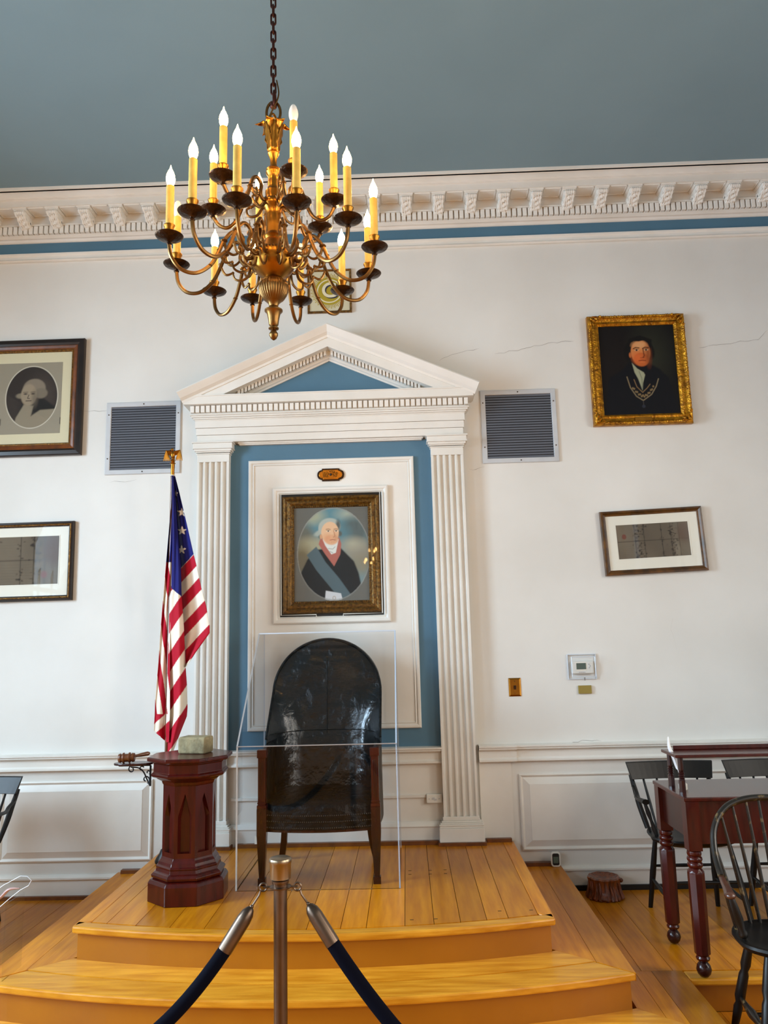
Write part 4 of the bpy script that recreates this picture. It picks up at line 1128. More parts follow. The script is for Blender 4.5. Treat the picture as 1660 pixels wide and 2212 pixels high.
# face = outer rectangle minus pointed panel, with depth
outer = [(-half, zA), (half, zA), (half, .69), (half, zB), (0, zB), (-half, zB), (-half, .69)]
inner = [(-.032, zA + .032), (.032, zA + .032), (.032, .675), (.014, .735), (0, .778), (-.014, .735), (-.032, .675)]
for k in range(8):
    ac = PH + (k + .5) * pi / 4; nx_, ny_ = cos(ac), sin(ac); tx, ty = -ny_, nx_
    def P3(u, z, d): return (LX + nx_ * (ap - d) + tx * u, LY + ny_ * (ap - d) + ty * u, z)
    b = MB(); vs = [P3(u, z, 0) for u, z in outer] + [P3(u, z, 0) for u, z in inner] + [P3(u * .66, z + (.008 if z < .5 else -.012), .020) for u, z in inner]
    n = 7; fs = [(i, (i + 1) % n, n + (i + 1) % n, n + i) for i in range(n)] + [(n + i, n + (i + 1) % n, 2 * n + (i + 1) % n, 2 * n + i) for i in range(n)] + [tuple(range(2 * n, 3 * n))]
    b.add(vs, fs); b.build('shaft_panel', 'maho', pd)
b = MB(); octl(b, [(.128, .80), (.130, .812), (.136, .82), (.140, .832), (.158, .842), (.168, .850), (.178, .852), (.190, .858), (.192, .868), (.186, .874), (.181, .878), (.181, .918), (.188, .922), (.188, .928)]); b.build('neck_moulding', 'maho', pd, bevel=.0015)
b = MB(); octl(b, [(.205, .928), (.213, .933), (.213, .945), (.207, .950)]); b.build('top', 'maho', pd, bevel=.002)
TOPZ = .950
t = thing('stone_block', 'rough tan stone block lying on the pedestal top', 'stone', (-1.09, -.92, TOPZ))
b = MB(); b.box(-.075, .075, -.052, .052, 0, .082); b.xf(Matrix.Translation((-1.085, -.915, TOPZ)) @ Matrix.Rotation(radians(-12), 4, 'Z'))
bl = b.build('block', 'stone', t, bevel=.012, bseg=3)
# bracket shelf and gavel
sh = thing('gavel_shelf', 'small dark oval shelf on a scrolled black iron bracket at the pedestal side', 'shelf', (-1.385, -.955, .80))
b = MB(); pts = [(-1.385 + .098 * cos(2 * pi * k / 28), -.965 + .055 * sin(2 * pi * k / 28)) for k in range(28)]
b.prism(pts, .906, .916); b.build('board', 'maho_d', sh, bevel=.002)
b = MB(); y_ = -.96
b.tube([(-1.300, y_, .90), (-1.300, y_, .80)], .005, 6); b.tube([(-1.300, y_, .901), (-1.46, y_, .901)], .005, 6)
def spiral(cx, cz, r, a0, a1, n=22, k=.35): return [(cx + r * (1 - (1 - k) * i / n) * cos(a0 + (a1 - a0) * i / n), y_, cz + r * (1 - (1 - k) * i / n) * sin(a0 + (a1 - a0) * i / n)) for i in range(n + 1)]
b.tube(smoothpath([(-1.303, y_, .805), (-1.318, y_, .835), (-1.335, y_, .868), (-1.36, y_, .888), (-1.40, y_, .893)], 5), .0035, 6)
b.tube(spiral(-1.322, .832, .020, -1.2, 4.6), .0032, 6); b.tube(spiral(-1.395, .882, .018, 1.6, 7.2), .0032, 6); b.tube(spiral(-1.345, .884, .013, .5, 5.5), .003, 6); b.tube(spiral(-1.312, .866, .011, -1, 4), .003, 6)
b.build('bracket', 'iron', sh, smooth=True)
gv = thing('gavel', 'small turned brown wooden gavel lying on the oval shelf', 'gavel', (-1.40, -.98, .916))
b = MB(); b.turned((-1.455, -.985, .940), (-1.374, -.98, .943), [(0, .016), (.03, .021), (.14, .023), (.18, .019), (.24, .019), (.28, .025), (.34, .026), (.38, .020), (.62, .020), (.66, .026), (.72, .025), (.76, .019), (.82, .019), (.86, .023), (.97, .021), (1, .016)], 18); b.build('head', 'gavelwood', gv, smooth=True)
b = MB(); b.turned((-1.405, -.97, .943), (-1.322, -.91, .952), [(0, .006), (.4, .007), (.55, .0095), (.9, .011), (1, .006)], 10); b.build('handle', 'gavelwood', gv, smooth=True)

# ------------------------------------------------------------------ flag
FY = -.35
def fp(zx, zy, dy=0): return wp(230 + zx / 3.114, 950 + zy / 3.114, FY + dy)
p_top = fp(447, 60); PX = wp(373, 1030, FY).x
fg = thing('flag', 'draped thirteen-star style striped flag on a pole behind the pedestal', 'flag', (PX, FY, Z2))
ztop = wp(372, 1003, FY).z; zring = wp(372, 1027, FY).z
b = MB(); b.tube([(PX, FY, Z2 + .02), (PX, FY, zring)], .0125, 12); b.build('pole', 'walnut', fg, smooth=True)
b = MB(); b.tube([(PX, FY, zring), (PX, FY, ztop)], .0115, 12); b.lathe([(.013, 0), (.018, .006), (.010, .014), (.016, .022), (.006, .034)], 12, (PX, FY, ztop)); b.build('ferrule', 'brass', fg, smooth=True)
b = MB(); b.lathe([(.052, 0), (.054, .012), (.045, .03), (.03, .05), (.022, .07), (.014, .075)], 24, (PX, FY, Z2)); b.build('stand', 'blackp', fg, smooth=True)
# eagle finial
b = MB(); ze = ztop + .034
b.ball((PX, FY, ze + .026), .016, .9, .9, 1.6, 10); b.ball((PX - .004, FY - .004, ze + .058), .009, 1, 1, 1, 8); b.turned((PX - .010, FY - .006, ze + .058), (PX - .022, FY - .008, ze + .052), [(0, .004), (1, .001)], 6)
b.ball((PX, FY + .004, ze + .004), .010, 1.2, .6, 1.2, 8)
b.build('eagle_body', 'brass', fg, smooth=True)
for sg in (-1, 1):
    b = MB()
    for q in range(5):
        r0 = Vector((PX + sg * .008, FY, ze + .045 - q * .005)); r1 = Vector((PX + sg * (.030 + .003 * (4 - q)), FY, ze + .052 - q * .006)); r2 = r1 + Vector((sg * (.016 - .007 * q), 0, -.064 + .006 * q))
        b.tube([r0, r1, r1.lerp(r2, .5), r2], [.005, .006, .005, .002], 6)
    b.build('eagle_wing', 'brass', fg, smooth=True)
RED, WHT, BLU = lin((170, 14, 38)), lin((226, 214, 196)), lin((24, 24, 96))
def interp(tab, y):
    if y <= tab[0][0]: return tab[0][1]
    for i in range(len(tab) - 1):
        if y <= tab[i + 1][0]:
            a = (y - tab[i][0]) / (tab[i + 1][0] - tab[i][0]); a2 = a; return tab[i][1] + (tab[i + 1][1] - tab[i][1]) * a2
    return tab[-1][1]
Lf = [(215, 437), (380, 440), (820, 402), (1050, 383), (1330, 360), (1500, 350), (1750, 328), (1850, 325), (1960, 318), (2000, 332)]
Cf = [(215, 444), (600, 446), (1010, 438), (1060, 426), (1400, 420), (1830, 420), (2110, 412)]
Rf = [(245, 463), (350, 490), (560, 540), (760, 585), (860, 610), (1000, 640), (1110, 670), (1250, 695), (1300, 695), (1430, 600), (1530, 536)]
Mf = [(245, 452), (600, 478), (860, 500), (1050, 505), (1250, 520), (1530, 532), (1640, 540), (1800, 545), (1860, 540), (1960, 500), (2105, 445)]
def star(x, y, cx, cy, R_, sq=1.):
    dx, dy = (x - cx) / sq, y - cy; r = sqrt(dx * dx + dy * dy); a = atan2(dx, -dy) % (2 * pi / 5)
    a = abs(a - pi / 5); # 0 at valley
    k = cos(pi / 5) ; # edge line distance
    edge = R_ * sin(radians(18)) / sin(radians(126) - 0) if False else None
    rr_ = R_ * .382 * sin(radians(126)) / max(1e-6, sin(radians(180 - 126) + 0 - a + 0)) if False else R_ * (.382 + (1 - .382) * (a / (pi / 5)) ** 1.35)
    return r < rr_
def panel_color(which, x, y):
    if which == 'B':
        tip = 825 + (x - 440) * 3.2 if False else 0
        # blue canton tip
        if x < 440: lim = 825
        elif x < 505: lim = 1000 + (x - 440) * .85
        else: lim = 1055
        if y < (lim if x >= 440 else 1000): return BLU
        s = y + 1.55 * (x - 430) - 20
        k = (s - 1010) / 132.0
        if y < 1010 and x < 470: return RED
        return WHT if int(math.floor(k)) % 2 == 0 else RED
    if which == 'C':
        lim = 860 - 1.08 * (x - 505)
        if y < lim:
            for (sx_, sy_) in ((508, 488), (510, 612), (508, 740)):
                if star(x, y, sx_, sy_, 31): return WHT
            if star(x, y, 470, 362, 22, .5): return WHT
            return BLU
        s = y + 1.08 * (x - 508); k = (s - 860) / 97.0
        return RED if int(math.floor(k)) % 2 == 0 else WHT
    # A: left panel
    if y < 822: return BLU
    s = (x - 402) * 1.0 - (y - 830) * .095
    # boundaries sweep down to the right
    s = x - (402 + (y - 830) * .055) + 0
    k = (x - 440 + (0) - (y - 820) * .0) ; q = (x - 330) - (y - 1500) * .14
    k = q / 36.0
    if y > 1845:
        s2 = y + .9 * (x - 330); return WHT if 1905 < s2 < 1975 else RED
    return RED if int(math.floor(k)) % 2 == 0 else WHT
def cloth(which, La, Lb, y0, y1, yoff, nx, ny, cx_amp, name, bot=None):
    b = MB(); vs = []; col = []
    for j in range(ny + 1):
        yy = y0 + (y1 - y0) * j / ny
        xa, xb = interp(La, yy), interp(Lb, yy)
        for i in range(nx + 1):
            s = i / nx; x = xa + (xb - xa) * s; y = yy
            if bot: y = min(yy, bot(x))
            d = yoff(s, (yy - y0) / (y1 - y0))
            p = fp(x, y, d); vs.append(tuple(p)); col.append(panel_color(which, x, y))
    fs = [(j * (nx + 1) + i, j * (nx + 1) + i + 1, (j + 1) * (nx + 1) + i + 1, (j + 1) * (nx + 1) + i) for j in range(ny) for i in range(nx)]
    b.add(vs, fs); b.c = np.array(col); return b
bA = cloth('A', Lf, [(y, x + 8) for y, x in Cf], 240, 2035, lambda s, t: -.035 + .05 * sin(s * 3.0 + .3) - .02 * t + .02 * sin(s * 8 + t * 2), 50, 420, 0, 'left', bot=lambda x: 1955 + (x - 318) * .9)
bC = cloth('C', [(y, x - 6) for y, x in Mf], Rf, 245, 1530, lambda s, t: -.02 + .03 * cos(s * 3.3) + .015 * sin(s * 9 + t * 3), 70, 380, 0, 'right', bot=lambda x: 1530 - max(0, (x - 532)) * 1.42 if x > 532 else 1530)
bB = cloth('B', Cf, Mf, 245, 2105, lambda s, t: -.075 + .05 * (2 * s - 1) ** 2 - .015 * sin(s * 7 + t * 4), 50, 430, 0, 'front')
full = MB(); cc = []
for q in (bA, bC, bB): full.add(q.v, q.f); cc.append(q.c)
full.c = np.concatenate(cc); clo = full.build('cloth', 'flagcloth', fg, keep=True, smooth=True)
sm = clo.modifiers.new('thick', 'SOLIDIFY'); sm.thickness = .0015
b = MB(); b.tube([(PX + .014 * cos(a * .5), FY + .014 * sin(a * .5), zring - .004 + .0003 * a) for a in range(14)], .003, 6); b.build('tie', 'mat', fg)

# ------------------------------------------------------------------ rope barrier
def post(x, y, label, group='brushed rope-barrier posts'):
    t = thing('stanchion', label, 'barrier post', (x, y, ZF), group)
    b = MB(); b.lathe([(.16, 0), (.16, .012), (.14, .022), (.05, .04), (.03, .05)], 32, (x, y, ZF)); b.build('base', 'steel', t, smooth=True)
    b = MB(); b.lathe([(.0205, .04), (.0205, .895)], 24, (x, y, ZF)); b.build('pole', 'steel', t, smooth=True)
    zc = ZF + .895
    b = MB(); b.lathe([(.0205, 0), (.032, .002), (.033, .006), (.024, .009), (.024, .014), (.0265, .018), (.0265, .024), (.0235, .026), (.0235, .03)], 28, (x, y, zc)); b.build('collar', 'steel', t, smooth=True)
    b = MB(); b.lathe([(.0245, .026), (.0325, .030), (.0325, .072), (.034, .074), (.034, .082), (.0325, .086), (.028, .0885)], 28, (x, y, zc)); b.build('cap', 'steel_l', t, smooth=True)
    for sg in (-1, 1):
        b = MB(); b.tube([(x + sg * .02, y, zc + .004), (x + sg * .052, y, zc + .004)], .0035, 8); b.tube([(x + sg * (.052 + .011 * cos(a * pi / 8)), y + .0, zc + .004 + .011 * sin(a * pi / 8)) for a in range(16)], .0032, 6, closed=True); b.build('ring', 'steel', t, smooth=True)
    return t
pc = wp(606, 1900, -2.5); PXc = pc.x
RINGZ = ZF + .899
post(PXc, -2.5, 'brushed bronze rope-barrier post in the middle foreground')
def rope(sg, far, sag, label):
    t = thing('barrier_rope', label, 'rope', (PXc + sg * .06, -2.5, RINGZ - .02), 'navy velvet barrier ropes')
    A = Vector((PXc + sg * .060, -2.5, RINGZ - .010)); B = Vector((far[0] - sg * .06, far[1], RINGZ - .010)); P = []
    n = int((B - A).length / .026)
    for i in range(n + 1):
        s = i / n; p = A.lerp(B, s); p.z -= sag * (1 - (2 * s - 1) ** 2); P.append(p)
    # hook
    for (a, d) in ((P[0], 1), (P[-1], -1)):
        b = MB(); i0 = 0 if d == 1 else n
        e0 = P[i0 + d * 1] ; e1 = P[i0 + d * 4] if True else None
        b.tube([a, a + Vector((sg * d * .004, 0, -.012)), e0], .0035, 6); b.ball(e0, .006, 1, 1, 1, 8)
        b.build('hook', 'steel', t, smooth=True)
        b = MB(); b.turned(e0, e1, [(0, .004), (.05, .012), (.15, .019), (.3, .022), (1, .022)], 18); b.build('end_cap', 'steel', t, smooth=True)
    b = MB(); b.tube(P[4:n - 3], .0205, 18); b.build('rope', 'velvet', t, smooth=True)
RL = (PXc - 1.1, -2.8); RR = (PXc + 1.72, -3.0)
rope(-1, RL, .42, 'navy velvet rope hanging to the left of the middle post')
rope(1, RR, .60, 'navy velvet rope hanging to the right of the middle post')
post(RL[0], RL[1], 'rope-barrier post at the far end of the left rope'); post(RR[0], RR[1], 'rope-barrier post at the far end of the right rope')

# ------------------------------------------------------------------ desk on the right
ds = thing('writing_desk', 'dark red mahogany writing desk with octagonal legs and gallery shelf on the right', 'desk', (2.0, -1.06, 0))
dx0, dx1 = 1.262, 2.62; dy0, dy1 = -1.262, -.872; slabz = .757
for (lx, ly) in ((dx0, dy0), (dx0, dy1), (dx1, dy0), (dx1, dy1)):
    sx = 1 if lx == dx0 else -1
    b = MB(); cxl = lx; cyl = ly; hw = .030
    b.box(cxl - hw, cxl + hw, cyl - hw, cyl + hw, .528, slabz - .018)
    b.lathe([(.020, .528), (.030, .524), (.032, .514), (.030, .506), (.026, .503), (.032, .498), (.034, .490), (.031, .482), (.027, .479), (.032, .474), (.034, .466), (.031, .458), (.025, .452), (.022, .448)][::-1], 20, (cxl, cyl, 0))
    o8 = [(.026, .452), (.036, .440), (.0365, .43), (.0335, .098)]
    b.lathe(o8[::-1], 8, (cxl, cyl, 0), phase=pi / 8)
    b.lathe([(.020, .068), (.028, .074), (.030, .082), (.026, .090), (.028, .096)], 20, (cxl, cyl, 0))
    b.build('leg', 'maho', ds, smooth=True)
    b = MB(); b.lathe([(.004, 0), (.018, .006), (.028, .018), (.033, .034), (.028, .052), (.018, .064), (.012, .070)], 20, (cxl, cyl, 0)); b.build('ball_foot', 'maho_d', ds, smooth=True)
MB().box(dx0 + .03, dx1 - .03, dy0 - .012, dy0 + .008, .555, slabz - .018).box(dx0 + .03, dx1 - .03, dy0 - .016, dy0 + .008, .555, .565).build('front_apron', 'maho', ds)
MB().box(dx0 + .03, dx1 - .03, dy1 - .008, dy1 + .012, .555, slabz - .018).build('back_apron', 'maho', ds)
for lx in (dx0, dx1): MB().box(lx - .010, lx + .010, dy0 + .03, dy1 - .03, .570, slabz - .018).build('side_apron', 'maho_d', ds)
MB().box(dx0 - .035, dx1 + .035, dy0 - .035, dy1 + .035, slabz - .018, slabz).build('desktop', 'maho', ds, bevel=.004)
gz = .930; gy0, gy1 = -1.18, -1.03
MB().box(dx0 - .03, dx1 + .03, gy0 - .03, gy1 + .03, gz - .014, gz).build('gallery_shelf', 'maho', ds, bevel=.003)
MB().box(dx0 + .02, dx1 - .02, gy1 - .01, gy1 + .005, gz, gz + .02).build('shelf_rail', 'maho', ds, bevel=.003)
for lx in (dx0 + .0, dx1):
    for gy in (gy0, gy1):
        b = MB(); b.lathe([(.015, slabz), (.015, slabz + .055), (.010, slabz + .062)], 8, (lx, gy, 0), phase=pi / 8)
        b.lathe([(.009, 0), (.015, .005), (.010, .010), (.015, .015), (.010, .020), (.015, .025), (.010, .030), (.012, .034)], 16, (lx, gy, slabz + .062))
        b.lathe([(.010, .0), (.0125, .008), (.0125, .068), (.010, .078)], 8, (lx, gy, slabz + .094), phase=pi / 8)
        b.build('gallery_post', 'maho_d', ds, smooth=False)
t = thing('quill', 'white quill feather standing at the left end of the desk shelf', 'quill', (1.262, -1.09, slabz))
b = MB(); base_ = Vector((1.275, -1.10, .845)); cpath = smoothpath([base_, (1.262, -1.10, .895), (1.243, -1.10, .945), (1.242, -1.10, .995)], 8)
vs = []; n = len(cpath)
for i, p in enumerate(cpath):
    a = i / (n - 1); w_ = .014 * (sin(pi * min(1, a * .85 + .12)) ** .6) * (1 - .5 * a)
    for k in (-1, -.5, 0, .5, 1): vs.append((p.x + k * w_, p.y + .002 * abs(k), p.z + abs(k) * .006))
fs = [(i * 5 + k, i * 5 + k + 1, i * 5 + 6 + k, i * 5 + 5 + k) for i in range(n - 1) for k in range(4)]
b.add(vs, fs); o = b.build('feather', 'feather', t, keep=True); md = o.modifiers.new('t', 'SOLIDIFY'); md.thickness = .001
b = MB(); b.tube([(1.290, -1.10, slabz + .03), base_] + cpath[::4], .0016, 6); b.build('shaft', 'feather', t)
b = MB(); b.lathe([(.018, 0), (.020, .004), (.020, .025), (.012, .032), (.012, .038)], 16, (1.292, -1.10, slabz)); b.build('ink_holder', 'plastic', t, smooth=True)

# ------------------------------------------------------------------ windsor chairs
def crest_chair(label, group):
    """back towards +y, faces -y; origin on the floor under the seat centre"""
    t = thing('windsor_chair', label, 'chair', (0, 0, 0), group)
    SZ = .435
    b = MB(); n = 28; pts = []
    for k in range(n):
        a = 2 * pi * k / n; x = .235 * cos(a); y = .20 * sin(a)
        x = math.copysign(abs(cos(a)) ** .75 * .235, cos(a)); y = math.copysign(abs(sin(a)) ** .75 * .20, sin(a))
        pts.append((x * (1.0 if y < 0 else .93), y))
    rows = [(.80, SZ - .040), (.97, SZ - .022), (1.0, SZ - .010), (.985, SZ - .001), (.93, SZ), (.6, SZ - .009), (.2, SZ - .012)]
    vs = [(x * s, y * s, z) for s, z in rows for x, y in pts]
    fs = [tuple(range(n))[::-1]] + [(i * n + k, i * n + (k + 1) % n, (i + 1) * n + (k + 1) % n, (i + 1) * n + k) for i in range(len(rows) - 1) for k in range(n)] + [tuple(range((len(rows) - 1) * n, len(rows) * n))]
    b.add(vs, fs); b.build('seat', 'blackp', t, smooth=True)
    feet = {}
    for sx in (-1, 1):
        for (yt_, yb_, q) in ((-.12, -.215, 'f'), (.12, .205, 'r')):
            p0 = (sx * .15, yt_, SZ - .02); p1 = (sx * (.205 if q == 'f' else .185), yb_, 0)
            b = MB(); b.turned(p0, p1, [(0, .011), (.3, .015), (.55, .0175), (.8, .014), (1, .0125)], 10); b.build('leg', 'blackp', t, smooth=True); feet[(sx, q)] = (Vector(p0), Vector(p1))
    for sx in (-1, 1):
        a = feet[(sx, 'f')][0].lerp(feet[(sx, 'f')][1], .66); c_ = feet[(sx, 'r')][0].lerp(feet[(sx, 'r')][1], .62)
        b = MB(); b.turned(a, c_, [(0, .007), (.5, .012), (1, .007)], 8); b.build('stretcher', 'blackp', t, smooth=True)
    for q, f_ in (('f', .45), ('r', .45)):
        a = feet[(-1, q)][0].lerp(feet[(-1, q)][1], f_); c_ = feet[(1, q)][0].lerp(feet[(1, q)][1], f_)
        b = MB(); b.turned(a, c_, [(0, .007), (.5, .010), (1, .007)], 8); b.build('stretcher', 'blackp', t, smooth=True)
    # back: raked posts, crest board, spindles
    CZ0, CZ1 = .672, .765
    def back_at(x, z): r = (z - SZ) / (CZ0 - SZ); return Vector((x * (1 + .18 * r), .165 + .105 * r, z))
    for sx in (-1, 1):
        P = smoothpath([back_at(sx * .185, SZ - .01), back_at(sx * .188, .53), back_at(sx * .186, .60), back_at(sx * .186, CZ0 + .02)], 5)
        b = MB(); b.tube(P, [.011 + .005 * sin(pi * i / (len(P) - 1)) for i in range(len(P))], 8); b.build('back_post', 'blackp', t, smooth=True)
        # low arm from post forward
        P = smoothpath([back_at(sx * .19, .635), Vector((sx * .225, .17, .612)), Vector((sx * .245, .10, .600)), Vector((sx * .25, .0, .605)), Vector((sx * .245, -.07, .608))], 6)
        b = MB(); b.tube(P, [.011 + .010 * (i / (len(P) - 1)) ** 2 for i in range(len(P))], 8, flat=.7); b.build('arm', 'blackp', t, smooth=True)
        b = MB(); b.turned((sx * .246, -.05, .60), (sx * .195, -.06, SZ - .01), [(0, .008), (.3, .013), (.5, .008), (.75, .013), (1, .008)], 8); b.turned((sx * .25, .04, .597), (sx * .20, .035, SZ - .01), [(0, .006), (.5, .008), (1, .006)], 8); b.build('arm_support', 'blackp', t, smooth=True)
    for k in range(5):
        x = -.13 + k * .065; b = MB(); a, c_ = back_at(x, SZ - .01), back_at(x, CZ0 + .02); b.turned(a, c_, [(0, .006), (.45, .0085), (1, .006)], 8); b.build('spindle', 'blackp', t, smooth=True)
    b = MB(); n = 14; vs = []
    for i in range(n + 1):
        s = -1 + 2 * i / n; cv = .03 * s * s
        for (dy, z, hw) in ((-.011, CZ0, .228), (-.013, CZ1 - .004, .248), (.0, CZ1, .248), (.011, CZ0, .228)):
            vs.append((s * hw, .165 + .105 * ((z - SZ) / (CZ0 - SZ)) + dy - cv, z))
    fs = [(i * 4 + k, i * 4 + (k + 1) % 4, i * 4 + 4 + (k + 1) % 4, i * 4 + 4 + k) for i in range(n) for k in range(4)] + [(0, 1, 2, 3), (n * 4 + 3, n * 4 + 2, n * 4 + 1, n * 4)]
    b.add(vs, fs); b.build('crest_board', 'blackp', t, bevel=.003)
    return t
GRP = 'black board-crested chairs along the end wall'
c1 = crest_chair('black chair with board crest behind the desk, nearest the carved stump', GRP); c1.location = (1.495, -.545, 0)
c2 = dup(c1); c2.location = (2.045, -.545, 0); c2['label'] = 'black chair with board crest behind the desk, cut by the right edge'
c3 = dup(c1); c3.location = (-2.50, -.60, 0); c3['label'] = 'black chair with board crest cut by the left edge'

# hoop-backed armchair in front
hc = thing('hoop_chair', 'worn black hoop-back armchair with brown arm end in the right foreground', 'chair', (1.50, -1.67, ZF))
SZ = .30
def HL(u, v, z):   # chair-local: u across, v backwards
    a = radians(-6); return Vector((1.50 + u * cos(a) - v * sin(a), -1.66 + u * sin(a) + v * cos(a), z))
b = MB(); n = 36; pts = []
for k in range(n):
    a = 2 * pi * k / n; x = .235 * math.copysign(abs(cos(a)) ** .8, cos(a)); y = .205 * math.copysign(abs(sin(a)) ** .85, sin(a)); pts.append((x, y - .0 + (.012 * cos(3 * a) if y < 0 else 0)))
rows = [(.78, SZ - .042), (.95, SZ - .028), (1.0, SZ - .012), (.99, SZ - .002), (.94, SZ), (.80, SZ - .010), (.5, SZ - .014), (.1, SZ - .012)]
vs = [tuple(HL(x * s, y * s, z)) for s, z in rows for x, y in pts]
fs = [tuple(range(n))[::-1]] + [(i * n + k, i * n + (k + 1) % n, (i + 1) * n + (k + 1) % n, (i + 1) * n + k) for i in range(len(rows) - 1) for k in range(n)] + [tuple(range((len(rows) - 1) * n, len(rows) * n))]
b.add(vs, fs); b.build('seat', 'blackp', hc, smooth=True)
legs = {}
for sx in (-1, 1):
    for q, (v0, v1) in {'f': (-.12, -.20), 'r': (.08, .19)}.items():
        p0 = HL(sx * .15, v0, SZ - .02); p1 = HL(sx * .225, v1, ZF)
        b = MB(); b.turned(p0, p1, [(0, .012), (.12, .016), (.30, .020), (.36, .014), (.40, .019), (.62, .021), (.68, .013), (.72, .018), (1, .012)], 12); b.build('leg', 'blackp', hc, smooth=True); legs[(sx, q)] = (p0, p1)
mids = []
for sx in (-1, 1):
    a = legs[(sx, 'f')][0].lerp(legs[(sx, 'f')][1], .62); c_ = legs[(sx, 'r')][0].lerp(legs[(sx, 'r')][1], .62); mids.append(a.lerp(c_, .5))
    b = MB(); b.turned(a, c_, [(0, .008), (.3, .013), (.5, .019), (.7, .013), (1, .008)], 10); b.build('stretcher', 'hoopp', hc, smooth=True)
b = MB(); b.turned(mids[0], mids[1], [(0, .008), (.3, .013), (.5, .019), (.7, .013), (1, .008)], 10); b.build('stretcher', 'blackp', hc, smooth=True)
# continuous hoop: arm end -> up and over -> arm end
hz = lambda z: SZ + z
half_ = [(-.262, -.095, .175), (-.258, -.04, .188), (-.255, .02, .200), (-.252, .07, .222), (-.25, .115, .262), (-.245, .15, .31), (-.232, .175, .36), (-.20, .198, .412), (-.15, .213, .452), (-.08, .222, .474), (0, .226, .480)]
hp = half_ + [(-u, v, z) for u, v, z in half_[::-1][1:]]
HPath = smoothpath([HL(u, v, hz(z)) for u, v, z in hp], 6)
nH = len(HPath)
b = MB(); b.tube(HPath[14:nH - 14], .0138, 10); b.build('hoop', 'hoopp', hc, smooth=True)
for sg in (0, 1):
    seg = HPath[:15] if sg == 0 else HPath[::-1][:15]
    b = MB(); b.tube(seg, [.022 - .0105 * (i / 14) ** .7 for i in range(15)], 12, flat=.62); b.ball(seg[0], .021, 1, 1.1, .65, 12); b.build('arm', 'armwood', hc, smooth=True)
    sx = -1 if sg == 0 else 1
    b = MB(); b.turned(HL(sx * .258, -.075, hz(.170)), HL(sx * .205, -.045, SZ - .01), [(0, .008), (.1, .014), (.3, .018), (.5, .020), (.75, .012), (.8, .017), (.86, .017), (.9, .011), (1, .012)], 12); b.build('arm_support', 'blackp', hc, smooth=True)
    b = MB(); b.turned(HL(sx * .254, .06, hz(.212)), HL(sx * .205, .07, SZ - .01), [(0, .005), (.5, .0075), (1, .0065)], 8); b.build('spindle', 'hoopp', hc, smooth=True)
tops = {}
for k in range(9):
    q = -1 + 2 * k / 8; ub = .165 * q; vb = .15 - .035 * q * q + .03
    ut = .228 * q
    best = min(HPath[16:nH - 16], key=lambda p: abs((p - HL(ut, 0, 0)).x * cos(radians(-6)) + 0 * p.y) + (0 if p.z > hz(.23) else 1))
    b = MB(); b.turned(HL(ub, vb, SZ - .01), best, [(0, .0075), (.4, .0085), (1, .0055)], 8); b.build('spindle', 'hoopp', hc, smooth=True)

# ------------------------------------------------------------------ carved stump
sc_ = wz(1300, 1926, 0)
SXc, SYc = 1.105, -.155
t = thing('carved_stump', 'small carved brown tree-stump bowl on the floor beside the steps', 'bowl', (SXc, SYc, 0))
prof = [(.098, 0), (.104, .012), (.094, .03), (.086, .06), (.086, .095), (.092, .110), (.086, .116), (.070, .108), (.03, .098), (.002, .096)]
b = MB(); seg = 56; vs = []; rr = random.Random(5); ph = [rr.uniform(0, 6) for _ in range(6)]
for i, (r, z) in enumerate(prof):
    for k in range(seg):
        a = 2 * pi * k / seg; g = 1 + (.035 * sin(9 * a + ph[0] + z * 8) + .03 * sin(17 * a + ph[1] - z * 14) + .02 * sin(5 * a + ph[2])) * (1 if i < 7 else .4)
        vs.append((SXc + r * g * cos(a), SYc + r * g * sin(a), z))
fs = [(i * seg + k, i * seg + (k + 1) % seg, (i + 1) * seg + (k + 1) % seg, (i + 1) * seg + k) for i in range(len(prof) - 1) for k in range(seg)] + [tuple(range(seg))[::-1], tuple(range((len(prof) - 1) * seg, len(prof) * seg))]
b.add(vs, fs); b.build('stump', 'stump', t, smooth=True)
b = MB()
for k in range(22):
    a = 2 * pi * k / 22 + rr.uniform(-.1, .1); r = .09
    b.tube([(SXc + (r + .012) * cos(a), SYc + (r + .012) * sin(a), .004), (SXc + r * cos(a + .05), SYc + r * sin(a + .05), .04), (SXc + (r - .004) * cos(a - .04), SYc + (r - .004) * sin(a - .04), rr.uniform(.07, .10))], [.010, .008, .004], 6)
b.build('bark_ridges', 'stump', t, smooth=True)
b = MB(); b.ball((SXc + .10, SYc + .02, .085), .014, 1.2, 1, 1, 8); b.build('handle', 'stump', t, smooth=True)
# ------------------------------------------------------------------ clear stand, far left
t = thing('acrylic_stand', 'clear acrylic stand with rounded paddle cut by the lower left edge', 'stand', (-1.80, -1.50, Z1))
MB().box(-1.705, -1.700, -1.56, -1.40, Z1, .44).build('side_panel', 'acr', t)
MB().box(-1.98, -1.705, -1.565, -1.560, Z1 - .0, .44).build('front_panel', 'acr', t) if False else None
b = MB(); c0 = wp(30, 1930, -1.3); pts = []
def pad(zx, zy): q = wp(zx, zy, -1.3); return (q.x, q.z)
outline = [pad(-40, 1945), pad(8, 1912), pad(45, 1892), pad(60, 1893), pad(68, 1902), pad(62, 1913), pad(45, 1922), pad(22, 1940), pad(-30, 1985)]
b.prism_y(outline, -1.304, -1.300); pl = b.build('paddle', 'acr', t)
b = MB(); b.tube([(x, -1.302, z) for x, z in outline], .0016, 6, closed=True); b.build('paddle_edge', 'acr_e', t)
q0, q1, q2, q3 = [wp(*p, -1.3) for p in ((-30, 1962), (2, 1938), (20, 1921), (42, 1919))]
